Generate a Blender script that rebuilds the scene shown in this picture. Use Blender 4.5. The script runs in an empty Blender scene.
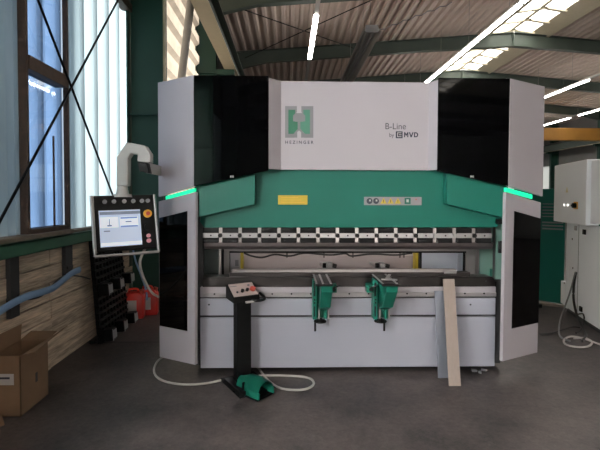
import bpy, bmesh, math, random
from mathutils import Vector, Matrix, Euler
random.seed(4)
sc = bpy.context.scene
C = sc.collection
PI = math.pi
R = math.radians
V = Vector

# ------------------------------------------------------------------ camera
H = 1.75
FPX = 450.0
SHIFT = 13.5
PITCH = math.atan((27 - SHIFT) / 450); YAW = math.atan(12 / 450)
cam = bpy.data.cameras.new('camera'); cam.lens = 27.0; cam.sensor_width = 36.0; cam.sensor_fit = 'HORIZONTAL'
cam.clip_start = .05; cam.clip_end = 300
camo = bpy.data.objects.new('camera', cam); C.objects.link(camo)
camo.location = (0, 0, H); cam.shift_y = -SHIFT / 600
camo.rotation_euler = (Matrix.Rotation(-YAW, 3, 'Z') @ Matrix.Rotation(PI / 2 - PITCH, 3, 'X') @ Matrix.Rotation(R(.2), 3, 'Z')).to_euler()
sc.camera = camo
RM = camo.rotation_euler.to_matrix()
CO = V((0, 0, H))
def ray(px, py): return RM @ V(((px - 300) / FPX, (225 - py - SHIFT) / FPX, -1))
def W(px, py, Y):
    d = ray(px, py); return CO + d * (Y / d.y)
def WX(px, py, X):
    d = ray(px, py); return CO + d * (X / d.x)
def WZ(px, py, Z=0.0):
    d = ray(px, py); return CO + d * ((Z - H) / d.z)

# ------------------------------------------------------------------ materials
def lin(c):
    c /= 255.0
    return c / 12.92 if c <= .04045 else ((c + .055) / 1.055) ** 2.4
def col(r, g, b, k=1.0): return (min(1, lin(r) * k), min(1, lin(g) * k), min(1, lin(b) * k), 1)
def newmat(name):
    m = bpy.data.materials.new(name); m.use_nodes = True
    nt = m.node_tree; return m, nt, nt.nodes, nt.links, nt.nodes['Principled BSDF']
def mat(name, c, rough=.5, metal=0.0, var=.06, scale=8.0, bump=0.0, bscale=60.0, spec=.5, stretch=None, coat=0):
    m, nt, N, L, b = newmat(name)
    tc = N.new('ShaderNodeTexCoord'); mp = N.new('ShaderNodeMapping'); L.new(tc.outputs['Object'], mp.inputs[0])
    if stretch: mp.inputs['Scale'].default_value = stretch
    nz = N.new('ShaderNodeTexNoise'); nz.inputs['Scale'].default_value = scale; nz.inputs['Detail'].default_value = 4
    L.new(mp.outputs[0], nz.inputs['Vector'])
    mx = N.new('ShaderNodeMix'); mx.data_type = 'RGBA'
    mx.inputs[6].default_value = tuple(x * (1 - var) for x in c[:3]) + (1,)
    mx.inputs[7].default_value = tuple(min(1, x * (1 + var)) for x in c[:3]) + (1,)
    L.new(nz.outputs['Fac'], mx.inputs[0]); L.new(mx.outputs[2], b.inputs['Base Color'])
    b.inputs['Roughness'].default_value = rough; b.inputs['Metallic'].default_value = metal
    b.inputs['Specular IOR Level'].default_value = spec; b.inputs['Coat Weight'].default_value = coat
    if bump:
        n2 = N.new('ShaderNodeTexNoise'); n2.inputs['Scale'].default_value = bscale; n2.inputs['Detail'].default_value = 5
        L.new(mp.outputs[0], n2.inputs['Vector'])
        bp = N.new('ShaderNodeBump'); bp.inputs['Strength'].default_value = bump; bp.inputs['Distance'].default_value = .01
        L.new(n2.outputs['Fac'], bp.inputs['Height']); L.new(bp.outputs[0], b.inputs['Normal'])
    return m
def emit(name, c, s):
    m, nt, N, L, b = newmat(name)
    b.inputs['Base Color'].default_value = c; b.inputs['Emission Color'].default_value = c
    b.inputs['Emission Strength'].default_value = s; b.inputs['Roughness'].default_value = .3
    return m

M = {}
M['white'] = mat('white_lacquer', (.385, .36, .395, 1), .38, var=.02, scale=3)
M['skirt'] = mat('light_grey_lacquer', (.375, .385, .455, 1), .35, var=.03, scale=2)
M['green'] = mat('green_lacquer', (.007, .098, .074, 1), .42, var=.05, scale=4, spec=.2)
M['green2'] = mat('bright_green_lacquer', (.010, .13, .092, 1), .35, var=.08, scale=12, spec=.2)
M['palegreen'] = mat('pale_green_lacquer', (.13, .23, .20, 1), .4, var=.05)
M['glass'] = mat('black_acrylic', (.0012, .0012, .0014, 1), .04, var=.3, scale=3, spec=.22)
M['black'] = mat('black_plastic', (.006, .006, .0065, 1), .42, var=.2, scale=20, spec=.14)
M['blackm'] = mat('black_powder_coat', (.006, .006, .0065, 1), .5, var=.2, scale=30, bump=.05, spec=.14)
M['steel'] = mat('brushed_steel', (.42, .39, .39, 1), .3, 1.0, var=.15, scale=6, stretch=(.4, 8, 20))
M['dsteel'] = mat('dark_oiled_steel', (.048, .044, .044, 1), .38, 1.0, var=.3, scale=5, stretch=(1.2, 8, 14))
M['alu'] = mat('satin_aluminium', (.38, .37, .38, 1), .32, .7, var=.05)
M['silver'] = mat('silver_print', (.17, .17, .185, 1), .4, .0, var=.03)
M['gap'] = mat('dark_recess_metal', (.03, .03, .033, 1), .6, var=.1)
M['pink'] = mat('milled_beam_metal', (.37, .31, .305, 1), .45, .15, var=.06, stretch=(.5, 4, 8))
M['yellow'] = mat('yellow_enamel', (.50, .36, .02, 1), .4, var=.12, scale=30)
M['orange'] = mat('orange_yellow_plastic', (.75, .38, .03, 1), .4)
M['red'] = mat('red_plastic', (.60, .030, .022, 1), .38, var=.06)
M['redk'] = mat('red_button', (.45, .06, .04, 1), .4)
M['pinkb'] = mat('pink_button', (.8, .35, .4, 1), .4)
M['paper'] = mat('paper_label', (.46, .44, .44, 1), .7, var=.04)
M['warn'] = mat('grey_sticker', (.26, .235, .25, 1), .5)
M['dotb'] = mat('blue_black_print', (.01, .012, .03, 1), .5)
M['lamp_paint'] = mat('white_lamp_trunking', (.62, .62, .60, 1), .5)
M['arm'] = mat('pale_grey_arm_paint', (.42, .41, .40, 1), .4, var=.03)
M['cab'] = mat('cabinet_lacquer', (.84, .87, .92, 1), .35, var=.02)
M['cable_w'] = mat('pale_cable_sheath', (.42, .40, .38, 1), .5)
M['cable_g'] = mat('grey_cable_sheath', (.22, .23, .24, 1), .5)
M['cable_k'] = mat('black_cable_sheath', (.015, .015, .016, 1), .45)
M['blue'] = mat('blue_hose_fabric', (.20, .34, .56, 1), .55, var=.1, scale=20, stretch=(1, 6, 6))
M['ply'] = mat('pale_wood_board', (.29, .235, .21, 1), .6, var=.1, scale=7, stretch=(6, 6, 1))
M['bluesheet'] = mat('blue_grey_sheet', (.19, .205, .25, 1), .4, .3, var=.05)
M['beam'] = mat('green_beam_paint', (.075, .10, .085, 1), .55, var=.2, scale=2)
M['column'] = mat('dark_green_column_paint', (.007, .050, .036, 1), .5, var=.2, scale=2)
M['cream'] = mat('cream_beam_paint', (.55, .50, .38, 1), .55, var=.08)
M['rail'] = mat('green_rail_paint', (.03, .12, .075, 1), .5, var=.2, scale=5)
M['rust'] = mat('brown_window_frame', (.075, .045, .03, 1), .7, var=.45, scale=14, bump=.3)
M['sillw'] = mat('weathered_sill_wood', (.22, .18, .145, 1), .75, var=.4, scale=10, stretch=(4, 1, 4), bump=.3)
M['deck'] = mat('corrugated_roof_deck', (.70, .59, .52, 1), .6, var=.15, scale=1.5, stretch=(2, .2, 1))
M['creamwall'] = mat('cream_corrugated_sheet', (.80, .66, .52, 1), .55, var=.1, scale=2)
M['dkwall'] = mat('dark_wall_sheet', (.05, .055, .05, 1), .6, var=.3, scale=1)
M['farwall'] = mat('grey_wall_sheet', (.20, .20, .20, 1), .6, var=.2, scale=1)
M['cranep'] = mat('crane_orange_yellow', (.50, .25, .05, 1), .5, var=.3, scale=1)
M['print'] = mat('grey_lettering', (.055, .055, .06, 1), .5)
M['heater'] = mat('dark_grey_sheet_metal', (.26, .265, .28, 1), .4, .1, var=.2)
M['tube'] = emit('fluorescent_tube', (1, .93, .88, 1), 26.0)
M['led'] = emit('green_led_strip', (.006, .52, .25, 1), 1.5)

# floor
def floor_mat():
    m, nt, N, L, b = newmat('worn_dark_floor')
    tc = N.new('ShaderNodeTexCoord')
    a = N.new('ShaderNodeTexNoise'); a.inputs['Scale'].default_value = 1.7; a.inputs['Detail'].default_value = 9; a.inputs['Roughness'].default_value = .74
    f = N.new('ShaderNodeTexNoise'); f.inputs['Scale'].default_value = 28; f.inputs['Detail'].default_value = 5; f.inputs['Roughness'].default_value = .7
    v = N.new('ShaderNodeTexVoronoi'); v.inputs['Scale'].default_value = 16
    for n in (a, f, v): L.new(tc.outputs['Object'], n.inputs['Vector'])
    r = N.new('ShaderNodeValToRGB'); r.color_ramp.elements[0].position = .38; r.color_ramp.elements[1].position = .62
    r.color_ramp.elements[0].color = (.012, .0105, .0105, 1); r.color_ramp.elements[1].color = (.090, .072, .071, 1)
    mx = N.new('ShaderNodeMath'); mx.operation = 'MULTIPLY_ADD'; mx.inputs[1].default_value = .3
    m2 = N.new('ShaderNodeMath'); m2.operation = 'MULTIPLY'; m2.inputs[1].default_value = .7
    L.new(a.outputs['Fac'], m2.inputs[0]); L.new(f.outputs['Fac'], mx.inputs[0]); L.new(m2.outputs[0], mx.inputs[2])
    L.new(mx.outputs[0], r.inputs[0])
    # pale scuffs
    s = N.new('ShaderNodeTexNoise'); s.inputs['Scale'].default_value = 5.5; s.inputs['Detail'].default_value = 8; s.inputs['Roughness'].default_value = .8
    L.new(tc.outputs['Object'], s.inputs['Vector'])
    r2 = N.new('ShaderNodeValToRGB'); r2.color_ramp.elements[0].position = .58; r2.color_ramp.elements[1].position = .76
    r2.color_ramp.elements[0].color = (0, 0, 0, 1); r2.color_ramp.elements[1].color = (.5, .5, .5, 1)
    L.new(s.outputs['Fac'], r2.inputs[0])
    c = N.new('ShaderNodeMix'); c.data_type = 'RGBA'; c.inputs[7].default_value = (.16, .135, .135, 1)
    L.new(r2.outputs[0], c.inputs[0]); L.new(r.outputs[0], c.inputs[6]); L.new(c.outputs[2], b.inputs['Base Color'])
    rr = N.new('ShaderNodeMapRange'); rr.inputs[3].default_value = .38; rr.inputs[4].default_value = .7
    L.new(a.outputs['Fac'], rr.inputs[0]); L.new(rr.outputs[0], b.inputs['Roughness'])
    bp = N.new('ShaderNodeBump'); bp.inputs['Strength'].default_value = .35; bp.inputs['Distance'].default_value = .004
    L.new(f.outputs['Fac'], bp.inputs['Height']); L.new(bp.outputs[0], b.inputs['Normal'])
    return m
M['floor'] = floor_mat()

def boards_mat():
    m, nt, N, L, b = newmat('weathered_wall_boards')
    tc = N.new('ShaderNodeTexCoord'); mp = N.new('ShaderNodeMapping'); mp.inputs['Scale'].default_value = (1, .35, 5)
    L.new(tc.outputs['Object'], mp.inputs[0])
    a = N.new('ShaderNodeTexNoise'); a.inputs['Scale'].default_value = 2.2; a.inputs['Detail'].default_value = 6; a.inputs['Roughness'].default_value = .6
    L.new(mp.outputs[0], a.inputs['Vector'])
    w = N.new('ShaderNodeTexNoise'); w.inputs['Scale'].default_value = 14; w.inputs['Detail'].default_value = 4; L.new(mp.outputs[0], w.inputs['Vector'])
    r = N.new('ShaderNodeValToRGB'); r.color_ramp.elements[0].position = .36; r.color_ramp.elements[1].position = .66
    r.color_ramp.elements[0].color = (.24, .19, .15, 1); r.color_ramp.elements[1].color = (.88, .71, .54, 1)
    ad = N.new('ShaderNodeMath'); ad.operation = 'MULTIPLY_ADD'; ad.inputs[1].default_value = .4
    m2 = N.new('ShaderNodeMath'); m2.operation = 'MULTIPLY'; m2.inputs[1].default_value = .6
    L.new(a.outputs['Fac'], m2.inputs[0]); L.new(w.outputs['Fac'], ad.inputs[0]); L.new(m2.outputs[0], ad.inputs[2])
    L.new(ad.outputs[0], r.inputs[0]); L.new(r.outputs[0], b.inputs['Base Color']); b.inputs['Roughness'].default_value = .8
    bp = N.new('ShaderNodeBump'); bp.inputs['Strength'].default_value = .3; L.new(w.outputs['Fac'], bp.inputs['Height']); L.new(bp.outputs[0], b.inputs['Normal'])
    return m
M['boards'] = boards_mat()

def card_mat():
    m, nt, N, L, b = newmat('brown_cardboard')
    tc = N.new('ShaderNodeTexCoord')
    a = N.new('ShaderNodeTexNoise'); a.inputs['Scale'].default_value = 6; a.inputs['Detail'].default_value = 5; L.new(tc.outputs['Object'], a.inputs['Vector'])
    r = N.new('ShaderNodeValToRGB'); r.color_ramp.elements[0].color = (.15, .092, .052, 1); r.color_ramp.elements[1].color = (.24, .15, .088, 1)
    L.new(a.outputs['Fac'], r.inputs[0]); L.new(r.outputs[0], b.inputs['Base Color']); b.inputs['Roughness'].default_value = .8
    return m
M['card'] = card_mat()

def sheet_mat(name, c, transp, dirt=.35, sheet_scale=1.0):
    """translucent fibreglass / glazing: real daylight comes through it"""
    m, nt, N, L, b = newmat(name); N.remove(b); out = N['Material Output']
    tc = N.new('ShaderNodeTexCoord'); mp = N.new('ShaderNodeMapping'); mp.inputs['Scale'].default_value = (1, 1.5, .35)
    L.new(tc.outputs['Object'], mp.inputs[0])
    a = N.new('ShaderNodeTexNoise'); a.inputs['Scale'].default_value = 2.5 * sheet_scale; a.inputs['Detail'].default_value = 5; L.new(mp.outputs[0], a.inputs['Vector'])
    mx = N.new('ShaderNodeMix'); mx.data_type = 'RGBA'; mx.inputs[6].default_value = tuple(x * (1 - dirt) for x in c[:3]) + (1,); mx.inputs[7].default_value = c
    L.new(a.outputs['Fac'], mx.inputs[0])
    tl = N.new('ShaderNodeBsdfTranslucent'); df = N.new('ShaderNodeBsdfDiffuse'); tr = N.new('ShaderNodeBsdfTransparent')
    for n in (tl, df, tr): L.new(mx.outputs[2], n.inputs[0])
    m1 = N.new('ShaderNodeMixShader'); m1.inputs[0].default_value = .25; L.new(tl.outputs[0], m1.inputs[1]); L.new(df.outputs[0], m1.inputs[2])
    m2 = N.new('ShaderNodeMixShader'); m2.inputs[0].default_value = transp; L.new(m1.outputs[0], m2.inputs[1]); L.new(tr.outputs[0], m2.inputs[2])
    L.new(m2.outputs[0], out.inputs['Surface'])
    return m
M['fibre'] = sheet_mat('translucent_corrugated_sheet', (.47, .545, .55, 1), .01, .4)
M['creamfibre'] = sheet_mat('cream_translucent_sheet', (.44, .34, .25, 1), .0, .5)
M['fibreblue'] = sheet_mat('blue_translucent_sheet', (.37, .42, .49, 1), .02, .4)
M['skyglass'] = sheet_mat('skylight_glazing', (.97, .95, .90, 1), .30, .1)
def pane_mat():
    m, nt, N, L, b = newmat('dusty_window_glass'); N.remove(b); out = N['Material Output']
    tr = N.new('ShaderNodeBsdfTransparent'); tr.inputs[0].default_value = (.70, .82, .97, 1)
    gl = N.new('ShaderNodeBsdfGlossy'); gl.inputs['Roughness'].default_value = .04
    ms = N.new('ShaderNodeMixShader'); ms.inputs[0].default_value = .09; L.new(tr.outputs[0], ms.inputs[1]); L.new(gl.outputs[0], ms.inputs[2])
    L.new(ms.outputs[0], out.inputs['Surface']); return m
M['pane'] = pane_mat()
M['screen'] = emit('screen_glow', (.50, .57, .72, 1), .42)
M['screenw'] = emit('screen_white_field', (.72, .77, .86, 1), .55)
M['screenb'] = emit('screen_blue_bar', (.16, .25, .50, 1), .5)
M['screend'] = emit('screen_dark_line', (.22, .26, .36, 1), .2)

# ------------------------------------------------------------------ mesh helpers
class MB:
    def __init__(s): s.bm = bmesh.new()
    def box(s, x0, x1, y0, y1, z0, z1):
        r = bmesh.ops.create_cube(s.bm, size=1)['verts']
        for v in r: v.co = V(((x0 + x1) / 2 + v.co.x * (x1 - x0), (y0 + y1) / 2 + v.co.y * (y1 - y0), (z0 + z1) / 2 + v.co.z * (z1 - z0)))
        return s
    def obox(s, c, size, rot):
        r = bmesh.ops.create_cube(s.bm, size=1)['verts']; m = rot if isinstance(rot, Matrix) else Euler(rot).to_matrix()
        for v in r: v.co = V(c) + m @ V((v.co.x * size[0], v.co.y * size[1], v.co.z * size[2]))
        return s
    def prism(s, pts, ext):
        """closed polygon (3-D points) extruded by the vector ext"""
        e = V(ext); n = len(pts)
        a = [s.bm.verts.new(V(p)) for p in pts]; b = [s.bm.verts.new(V(p) + e) for p in pts]
        s.bm.faces.new(a); s.bm.faces.new(b[::-1])
        for i in range(n):
            j = (i + 1) % n; s.bm.faces.new((a[j], a[i], b[i], b[j]))
        return s
    def cyl(s, p0, p1, r, r2=None, n=16):
        p0 = V(p0); p1 = V(p1); d = p1 - p0; r2 = r if r2 is None else r2
        q = d.to_track_quat('Z', 'Y').to_matrix()
        a, b = [], []
        for i in range(n):
            t = 2 * PI * i / n; o = V((math.cos(t), math.sin(t), 0))
            a.append(s.bm.verts.new(p0 + q @ (o * r))); b.append(s.bm.verts.new(p1 + q @ (o * r2)))
        s.bm.faces.new(a[::-1]); s.bm.faces.new(b)
        for i in range(n):
            j = (i + 1) % n; s.bm.faces.new((a[i], a[j], b[j], b[i]))
        return s
    def sheet(s, rows, thick=None):
        """grid of 3-D points -> surface"""
        g = [[s.bm.verts.new(V(p)) for p in r] for r in rows]
        for i in range(len(g) - 1):
            for j in range(len(g[0]) - 1):
                s.bm.faces.new((g[i][j], g[i][j + 1], g[i + 1][j + 1], g[i + 1][j]))
        if thick:
            bmesh.ops.solidify(s.bm, geom=s.bm.faces[:], thickness=thick)
        return s
    def tube(s, pts, r, n=8, flat=None, samples=8):
        P = spline([V(p) for p in pts], samples) if samples else [V(p) for p in pts]
        rings = []
        up = V((0, 0, 1))
        for i, p in enumerate(P):
            d = (P[min(i + 1, len(P) - 1)] - P[max(i - 1, 0)]).normalized()
            u = d.cross(up)
            if u.length < .05: u = d.cross(V((1, 0, 0)))
            u.normalize(); w = u.cross(d).normalized()
            ra, rb = (r, r) if flat is None else flat
            rings.append([s.bm.verts.new(p + u * math.cos(2 * PI * k / n) * ra + w * math.sin(2 * PI * k / n) * rb) for k in range(n)])
        for a, b in zip(rings, rings[1:]):
            for k in range(n):
                j = (k + 1) % n; s.bm.faces.new((a[k], a[j], b[j], b[k]))
        s.bm.faces.new(rings[0][::-1]); s.bm.faces.new(rings[-1])
        return s
    def add(s, o):
        me = bpy.data.meshes.new('tmp'); o.bm.to_mesh(me); s.bm.from_mesh(me); bpy.data.meshes.remove(me); return s

def spline(P, k):
    if len(P) < 3: return P
    out = []
    for i in range(len(P) - 1):
        p0 = P[max(i - 1, 0)]; p1 = P[i]; p2 = P[i + 1]; p3 = P[min(i + 2, len(P) - 1)]
        for j in range(k):
            t = j / k
            out.append(.5 * ((2 * p1) + (-p0 + p2) * t + (2 * p0 - 5 * p1 + 4 * p2 - p3) * t * t + (-p0 + 3 * p1 - 3 * p2 + p3) * t ** 3))
    out.append(P[-1]); return out

def off(o):
    """world offset of an unrotated thing: meshes are written in world coordinates"""
    while o is not None:
        if '_o' in tags.get(o.name, {}): return tags[o.name]['_o']
        o = o.parent
    return V((0, 0, 0))
tags = {}
def obj(name, mb, m, parent=None, bevel=0, smooth=False, local=False):
    bm = mb.bm
    bmesh.ops.recalc_face_normals(bm, faces=bm.faces[:])
    if parent is not None and not local:
        d = off(parent)
        for v in bm.verts: v.co -= d
    loc = None
    if parent is None:
        xs = [v.co.x for v in bm.verts]; ys = [v.co.y for v in bm.verts]; zs = [v.co.z for v in bm.verts]
        loc = V(((min(xs) + max(xs)) / 2, (min(ys) + max(ys)) / 2, min(zs)))
        for v in bm.verts: v.co -= loc
    me = bpy.data.meshes.new(name); bm.to_mesh(me); bm.free()
    o = bpy.data.objects.new(name, me); C.objects.link(o); o.data.materials.append(M[m] if isinstance(m, str) else m)
    if loc: o.location = loc; tags[o.name] = {'_o': loc}
    if parent is not None: o.parent = parent
    if bevel:
        b = o.modifiers.new('bevel', 'BEVEL'); b.width = bevel; b.segments = 2; b.limit_method = 'ANGLE'; b.angle_limit = R(40)
    if smooth:
        for p in me.polygons: p.use_smooth = True
        if not bevel:
            try: me.set_sharp_from_angle(angle=R(40))
            except Exception: pass
    return o
def thing(name, label, cat, loc=(0, 0, 0), rot=None, group=None):
    o = bpy.data.objects.new(name, None); C.objects.link(o); o.location = loc; o.empty_display_size = .1
    if rot: o.rotation_euler = rot
    else: tags[o.name] = {'_o': V(loc)}
    o['label'] = label; o['category'] = cat
    if group: o['group'] = group
    return o
def tag(o, label, cat, group=None, kind=None):
    o['label'] = label; o['category'] = cat
    if group: o['group'] = group
    if kind: o['kind'] = kind
    return o
def pieces(name, boxes, m, parent, **k):
    for b_ in boxes: obj(name, MB().box(*b_), m, parent, **k)
def struct(name, mb, m, label=None, cat=None, parent=None, **k):
    o = obj(name, mb, m, parent, **k)
    if parent is None:
        o['kind'] = 'structure'
        if label: o['label'] = label; o['category'] = cat
    return o
def text(name, s, m, parent, loc, size, rot=(PI / 2, 0, 0), offset=0.0, spacing=1.0, align='CENTER', local=False, width=None):
    cu = bpy.data.curves.new('t', 'FONT'); cu.body = s; cu.size = size; cu.extrude = .0008; cu.offset = offset
    cu.space_character = spacing; cu.align_x = align; cu.align_y = 'CENTER'
    t = bpy.data.objects.new('t', cu); C.objects.link(t)
    bpy.context.view_layer.update()
    dg = bpy.context.evaluated_depsgraph_get()
    me = bpy.data.meshes.new_from_object(t.evaluated_get(dg))
    bpy.data.objects.remove(t); bpy.data.curves.remove(cu)
    me.name = name
    if width:
        xs = [v.co.x for v in me.vertices]; k = width / (max(xs) - min(xs))
        for v in me.vertices: v.co.x *= k
    rm = Euler(rot).to_matrix(); d = V(loc) - (V((0, 0, 0)) if local else off(parent))
    for v in me.vertices: v.co = rm @ v.co + d
    o = bpy.data.objects.new(name, me); C.objects.link(o); me.materials.clear(); me.materials.append(M[m]); o.parent = parent
    return o
def copy_tree(o, parent=None):
    c = o.copy(); C.objects.link(c)
    if parent is not None: c.parent = parent
    for ch in list(o.children): copy_tree(ch, c)
    return c

# ================================================================== THE HALL
XL = -2.42           # inner face of the left wall
Y0, Y1 = -32.0, 38.0
XR = 19.4
XRIDGE = 8.5
def zdeck(x): return 8.03 - .082 * abs(x - XRIDGE)

struct('floor', MB().box(XL - .3, XR + .3, Y0, Y1, -.2, 0), 'floor')
struct('trim_1', MB().box(XL, W(160, 343, 5.46).x, 5.43, 5.462, 0, .002), 'gap')

# ---- left wall: boards below, green rail, translucent corrugated sheets with a brown framed window
b = MB()
zs = [0.0, .17, .34, .52, .70, .88, 1.06, 1.24]
yy = Y0; random.seed(9)
while yy < 6.98:
    y2 = min(yy + random.choice([2.4, 3.1, 3.6]), 6.98)
    for i in range(7):
        d = random.uniform(0, .03) + (.0 if i < 1 else 0)
        b.box(XL - .12, XL + d, yy + .004, y2 - .004, zs[i] + .006, zs[i + 1] - .005)
    yy = y2
b.box(XL - .14, XL - .02, Y0, 6.98, 0, 1.24)
struct('wall_left', b, 'boards')
# dark steel posts in front of the boards under the rail
for (px0, px1, py0, py1) in ((8, 17, 268, 318), (64, 71, 252, 278)):
    a = WX(px0, 200, XL + .05).y; c = WX(px1, 200, XL + .05).y
    z0 = WX((px0 + px1) / 2, py1, XL + .05).z
    struct('trim_2', MB().box(XL + .02, XL + .06, a, c, z0, 1.27).box(XL + .02, XL + .075, a + .02, c - .02, z0 + .1, z0 + .13), 'gap')
# rail: channel section
zr = 1.24
struct('trim_3', MB().box(XL - .02, XL + .12, Y0, 7.0, zr + .10, zr + .12).box(XL + .10, XL + .12, Y0, 7.0, zr, zr + .12).box(XL - .02, XL + .12, Y0, 7.0, zr, zr + .012), 'rail', bevel=.003)
struct('trim_4', MB().box(XL - .06, XL + .09, Y0, 4.96, zr + .121, zr + .165).box(XL - .06, XL + .06, 4.97, 7.0, zr + .121, zr + .15), 'sillw', bevel=.006)

YW0, YW1 = WX(25, 150, XL).y, WX(66, 150, XL).y     # window jambs
ZT = 4.55
def corr_y(y0, y1, z0, z1, x, pitch=.38, dep=.09):
    pts = []; y = y0; k = 0
    prof = [(0, 0), (.30, 0), (.42, 1), (.86, 1), (1.0, 0)]
    while y < y1:
        for t, h in prof[:-1]:
            yy = y + t * pitch
            if yy <= y1: pts.append((yy, h * dep))
        y += pitch
    pts.append((y1, 0))
    return MB().sheet([[(x - h, yy, z) for yy, h in pts] for z in (z0, z1)])
zsh = zr + .14
struct('wall_left', corr_y(2.1, YW0 - .04, zsh, ZT, XL - .03), 'fibre')
struct('wall_left', corr_y(Y0, -5.4, zsh, ZT, XL - .03), 'fibre')
struct('added_side_glazing', MB().box(XL - .04, XL - .03, -5.4, 2.1, zsh, ZT), 'skyglass')  # clear glazing added out of view to let fill light into the hall
struct('wall_left', corr_y(YW1 + .04, 6.98, zsh, ZT, XL - .03), 'fibre')
struct('wall_left', corr_y(YW0 - .3, YW1 + .5, zsh, ZT, XL - .13), 'fibreblue')    # sheeting behind the window opening
# window_1: frame + panes
fw = .045
zbar0 = WX(28, 55, XL).z
w1 = obj('window_1', MB().box(XL - .05, XL + .03, YW0 - fw * .3, YW0 + fw * .5, zsh - .02, ZT).box(XL - .02, XL + .03, YW1 - fw * .3, YW1 + fw * .5, zsh - .02, ZT)
         .box(XL - .1, XL + .04, YW0 + .02, YW1 - .02, zbar0 - .14, zbar0 - .01).box(XL - .1, XL + .04, YW0 + .02, YW1 - .02, zsh - .02, zsh + .07)
         .box(XL - .01, XL + .01, YW0 + .50, YW0 + .512, zsh + .07, zsh + 1.0), 'rust', bevel=.004)
w1['kind'] = 'structure'
pa = obj('window_pane', MB().box(XL - .04, XL - .034, YW0 + .02, YW1 - .02, zbar0 - .01, ZT), 'pane', w1)
pb = obj('window_pane', MB().box(XL - .04, XL - .034, YW0 + .02, YW1 - .02, zsh + .07, zbar0 - .14), 'pane', w1)
# wall head + upper dark wall
struct('trim_5', MB().box(XL - .08, XL + .05, Y0, 6.98, ZT, ZT + .12), 'rust', bevel=.004)
struct('wall_left', MB().box(XL - .2, XL - .05, Y0, 7.0, ZT + .12, 7.4), 'dkwall')
# beyond the column: cream sheet with ribs running into the depth, then dark sheet
def ribs_z(y0, y1, z0, z1, x, pitch=.5, dep=.10):
    pts = []; z = z0
    while z < z1:
        for t, h in ((0, 0), (.35, 0), (.48, 1), (.85, 1)):
            if z + t * pitch <= z1: pts.append((z + t * pitch, h * dep))
        z += pitch
    pts.append((z1, 0))
    return MB().sheet([[(x + h, y, z) for z, h in pts] for y in (y0, y1)])
struct('wall_left', ribs_z(7.1, 11.9, 0, 7.3, XL), 'creamfibre')
struct('wall_left', MB().add(corr_y(12.0, Y1, 0, 7.3, XL, .3, .06)), 'dkwall')

# ---- portal frames
def column_mesh(y, xo, sgn, ztop):
    """I-section column, web across the hall"""
    x0 = xo; x1 = xo + sgn * .52
    xa, xb = min(x0, x1), max(x0, x1)
    m = MB().box(xa + .02, xb - .02, y - .01, y + .01, 0, ztop)
    for x in (xa, xb):
        m.box(x - .011, x + .011, y - .12, y + .12, 0, ztop)
    for z in (.25, 3.0, 5.0): m.box(xa + .01, xb - .01, y - .11, y + .11, z, z + .015)
    return m
def rafter_mesh(y):
    m = MB()
    def pts(lo, hi, dz):
        return None
    D = lambda x: .47 + max(0, (1.6 - (x - XL))) * .16 + max(0, (1.6 - (XR - x))) * .16 + max(0, 1 - abs(x - XRIDGE)) * .06
    xs = [XL, XL + .8, XL + 1.6, 2, 5, XRIDGE, 12, 15, XR - 1.6, XR - .8, XR]
    top = [(x, zdeck(x) - .01) for x in xs]; bot = [(x, zdeck(x) - D(x)) for x in xs]
    poly = [(x, y - .008, z) for x, z in top] + [(x, y - .008, z) for x, z in bot[::-1]]
    # web as strips
    for i in range(len(xs) - 1):
        q = [(top[i][0], y - .008, top[i][1]), (top[i + 1][0], y - .008, top[i + 1][1]), (bot[i + 1][0], y - .008, bot[i + 1][1]), (bot[i][0], y - .008, bot[i][1])]
        m.prism(q, (0, .016, 0))
        for a, c, s in ((top[i], top[i + 1], -1), (bot[i], bot[i + 1], 1)):
            m.prism([(a[0], y - .11, a[1]), (c[0], y - .11, c[1]), (c[0], y - .11, c[1] + s * .02), (a[0], y - .11, a[1] + s * .02)], (0, .22, 0))
    for x in (XRIDGE - .015, 3.0, 13.5):
        m.box(x - .012, x + .03, y - .1, y + .1, zdeck(x) - .48, zdeck(x) - .02)
    return m
for y in (-28, -23, -18, -13, -8, -3, 2, 7, 12, 17, 22, 27, 32, 37):
    struct('roof_beam', rafter_mesh(y), 'beam', None)
    struct('column', column_mesh(y, XL, 1, 7.0), 'column')
    struct('column', column_mesh(y, XR, -1, 7.0), 'column')
# cream inner edge strip of the near column
struct('trim_6', MB().box(XL + .51, XL + .555, 6.90, 6.99, 3.2, 6.6), 'cream', bevel=.01)

# roof deck (ribs run along the hall)
def deck(x0, x1):
    pts = []; n = int((x1 - x0) / .28); p = (x1 - x0) / n
    for i in range(n):
        for t, h in ((0, 0), (.32, 0), (.46, 1), (.86, 1)):
            x = x0 + (i + t) * p; pts.append((x, zdeck(x) + h * .10))
    pts.append((x1, zdeck(x1)))
    m = MB().sheet([[(x, y, z) for x, z in pts] for y in (Y0, Y1)])
    return m
SX0, SX1 = 7.55, 9.25
struct('ceiling', deck(XL - .1, SX0), 'deck')
struct('ceiling', deck(SX1 + .55, XR + .1), 'deck')
struct('trim_7', MB().prism([(SX1, Y0, zdeck(SX1) + .12), (SX1 + .6, Y0, zdeck(SX1 + .6) - .06), (SX1 + .6, Y0, zdeck(SX1 + .6)), (SX1, Y0, zdeck(SX1) + .2)], (0, Y1 - Y0, 0)), 'cream')
struct('trim_8', MB().box(SX0 - .05, SX0 + .03, Y0, Y1, zdeck(SX0) - .05, zdeck(SX0) + .2), 'cream')
sk = struct('window_2', MB().prism([(SX0, Y0, zdeck(SX0) + .12), (XRIDGE - .1, Y0, zdeck(XRIDGE) + .22), (SX1, Y0, zdeck(SX1) + .12), (SX1, Y0, zdeck(SX1) + .13), (XRIDGE - .1, Y0, zdeck(XRIDGE) + .23), (SX0, Y0, zdeck(SX0) + .13)], (0, Y1 - Y0, 0)), 'skyglass')
bars = MB()
y = Y0
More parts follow.
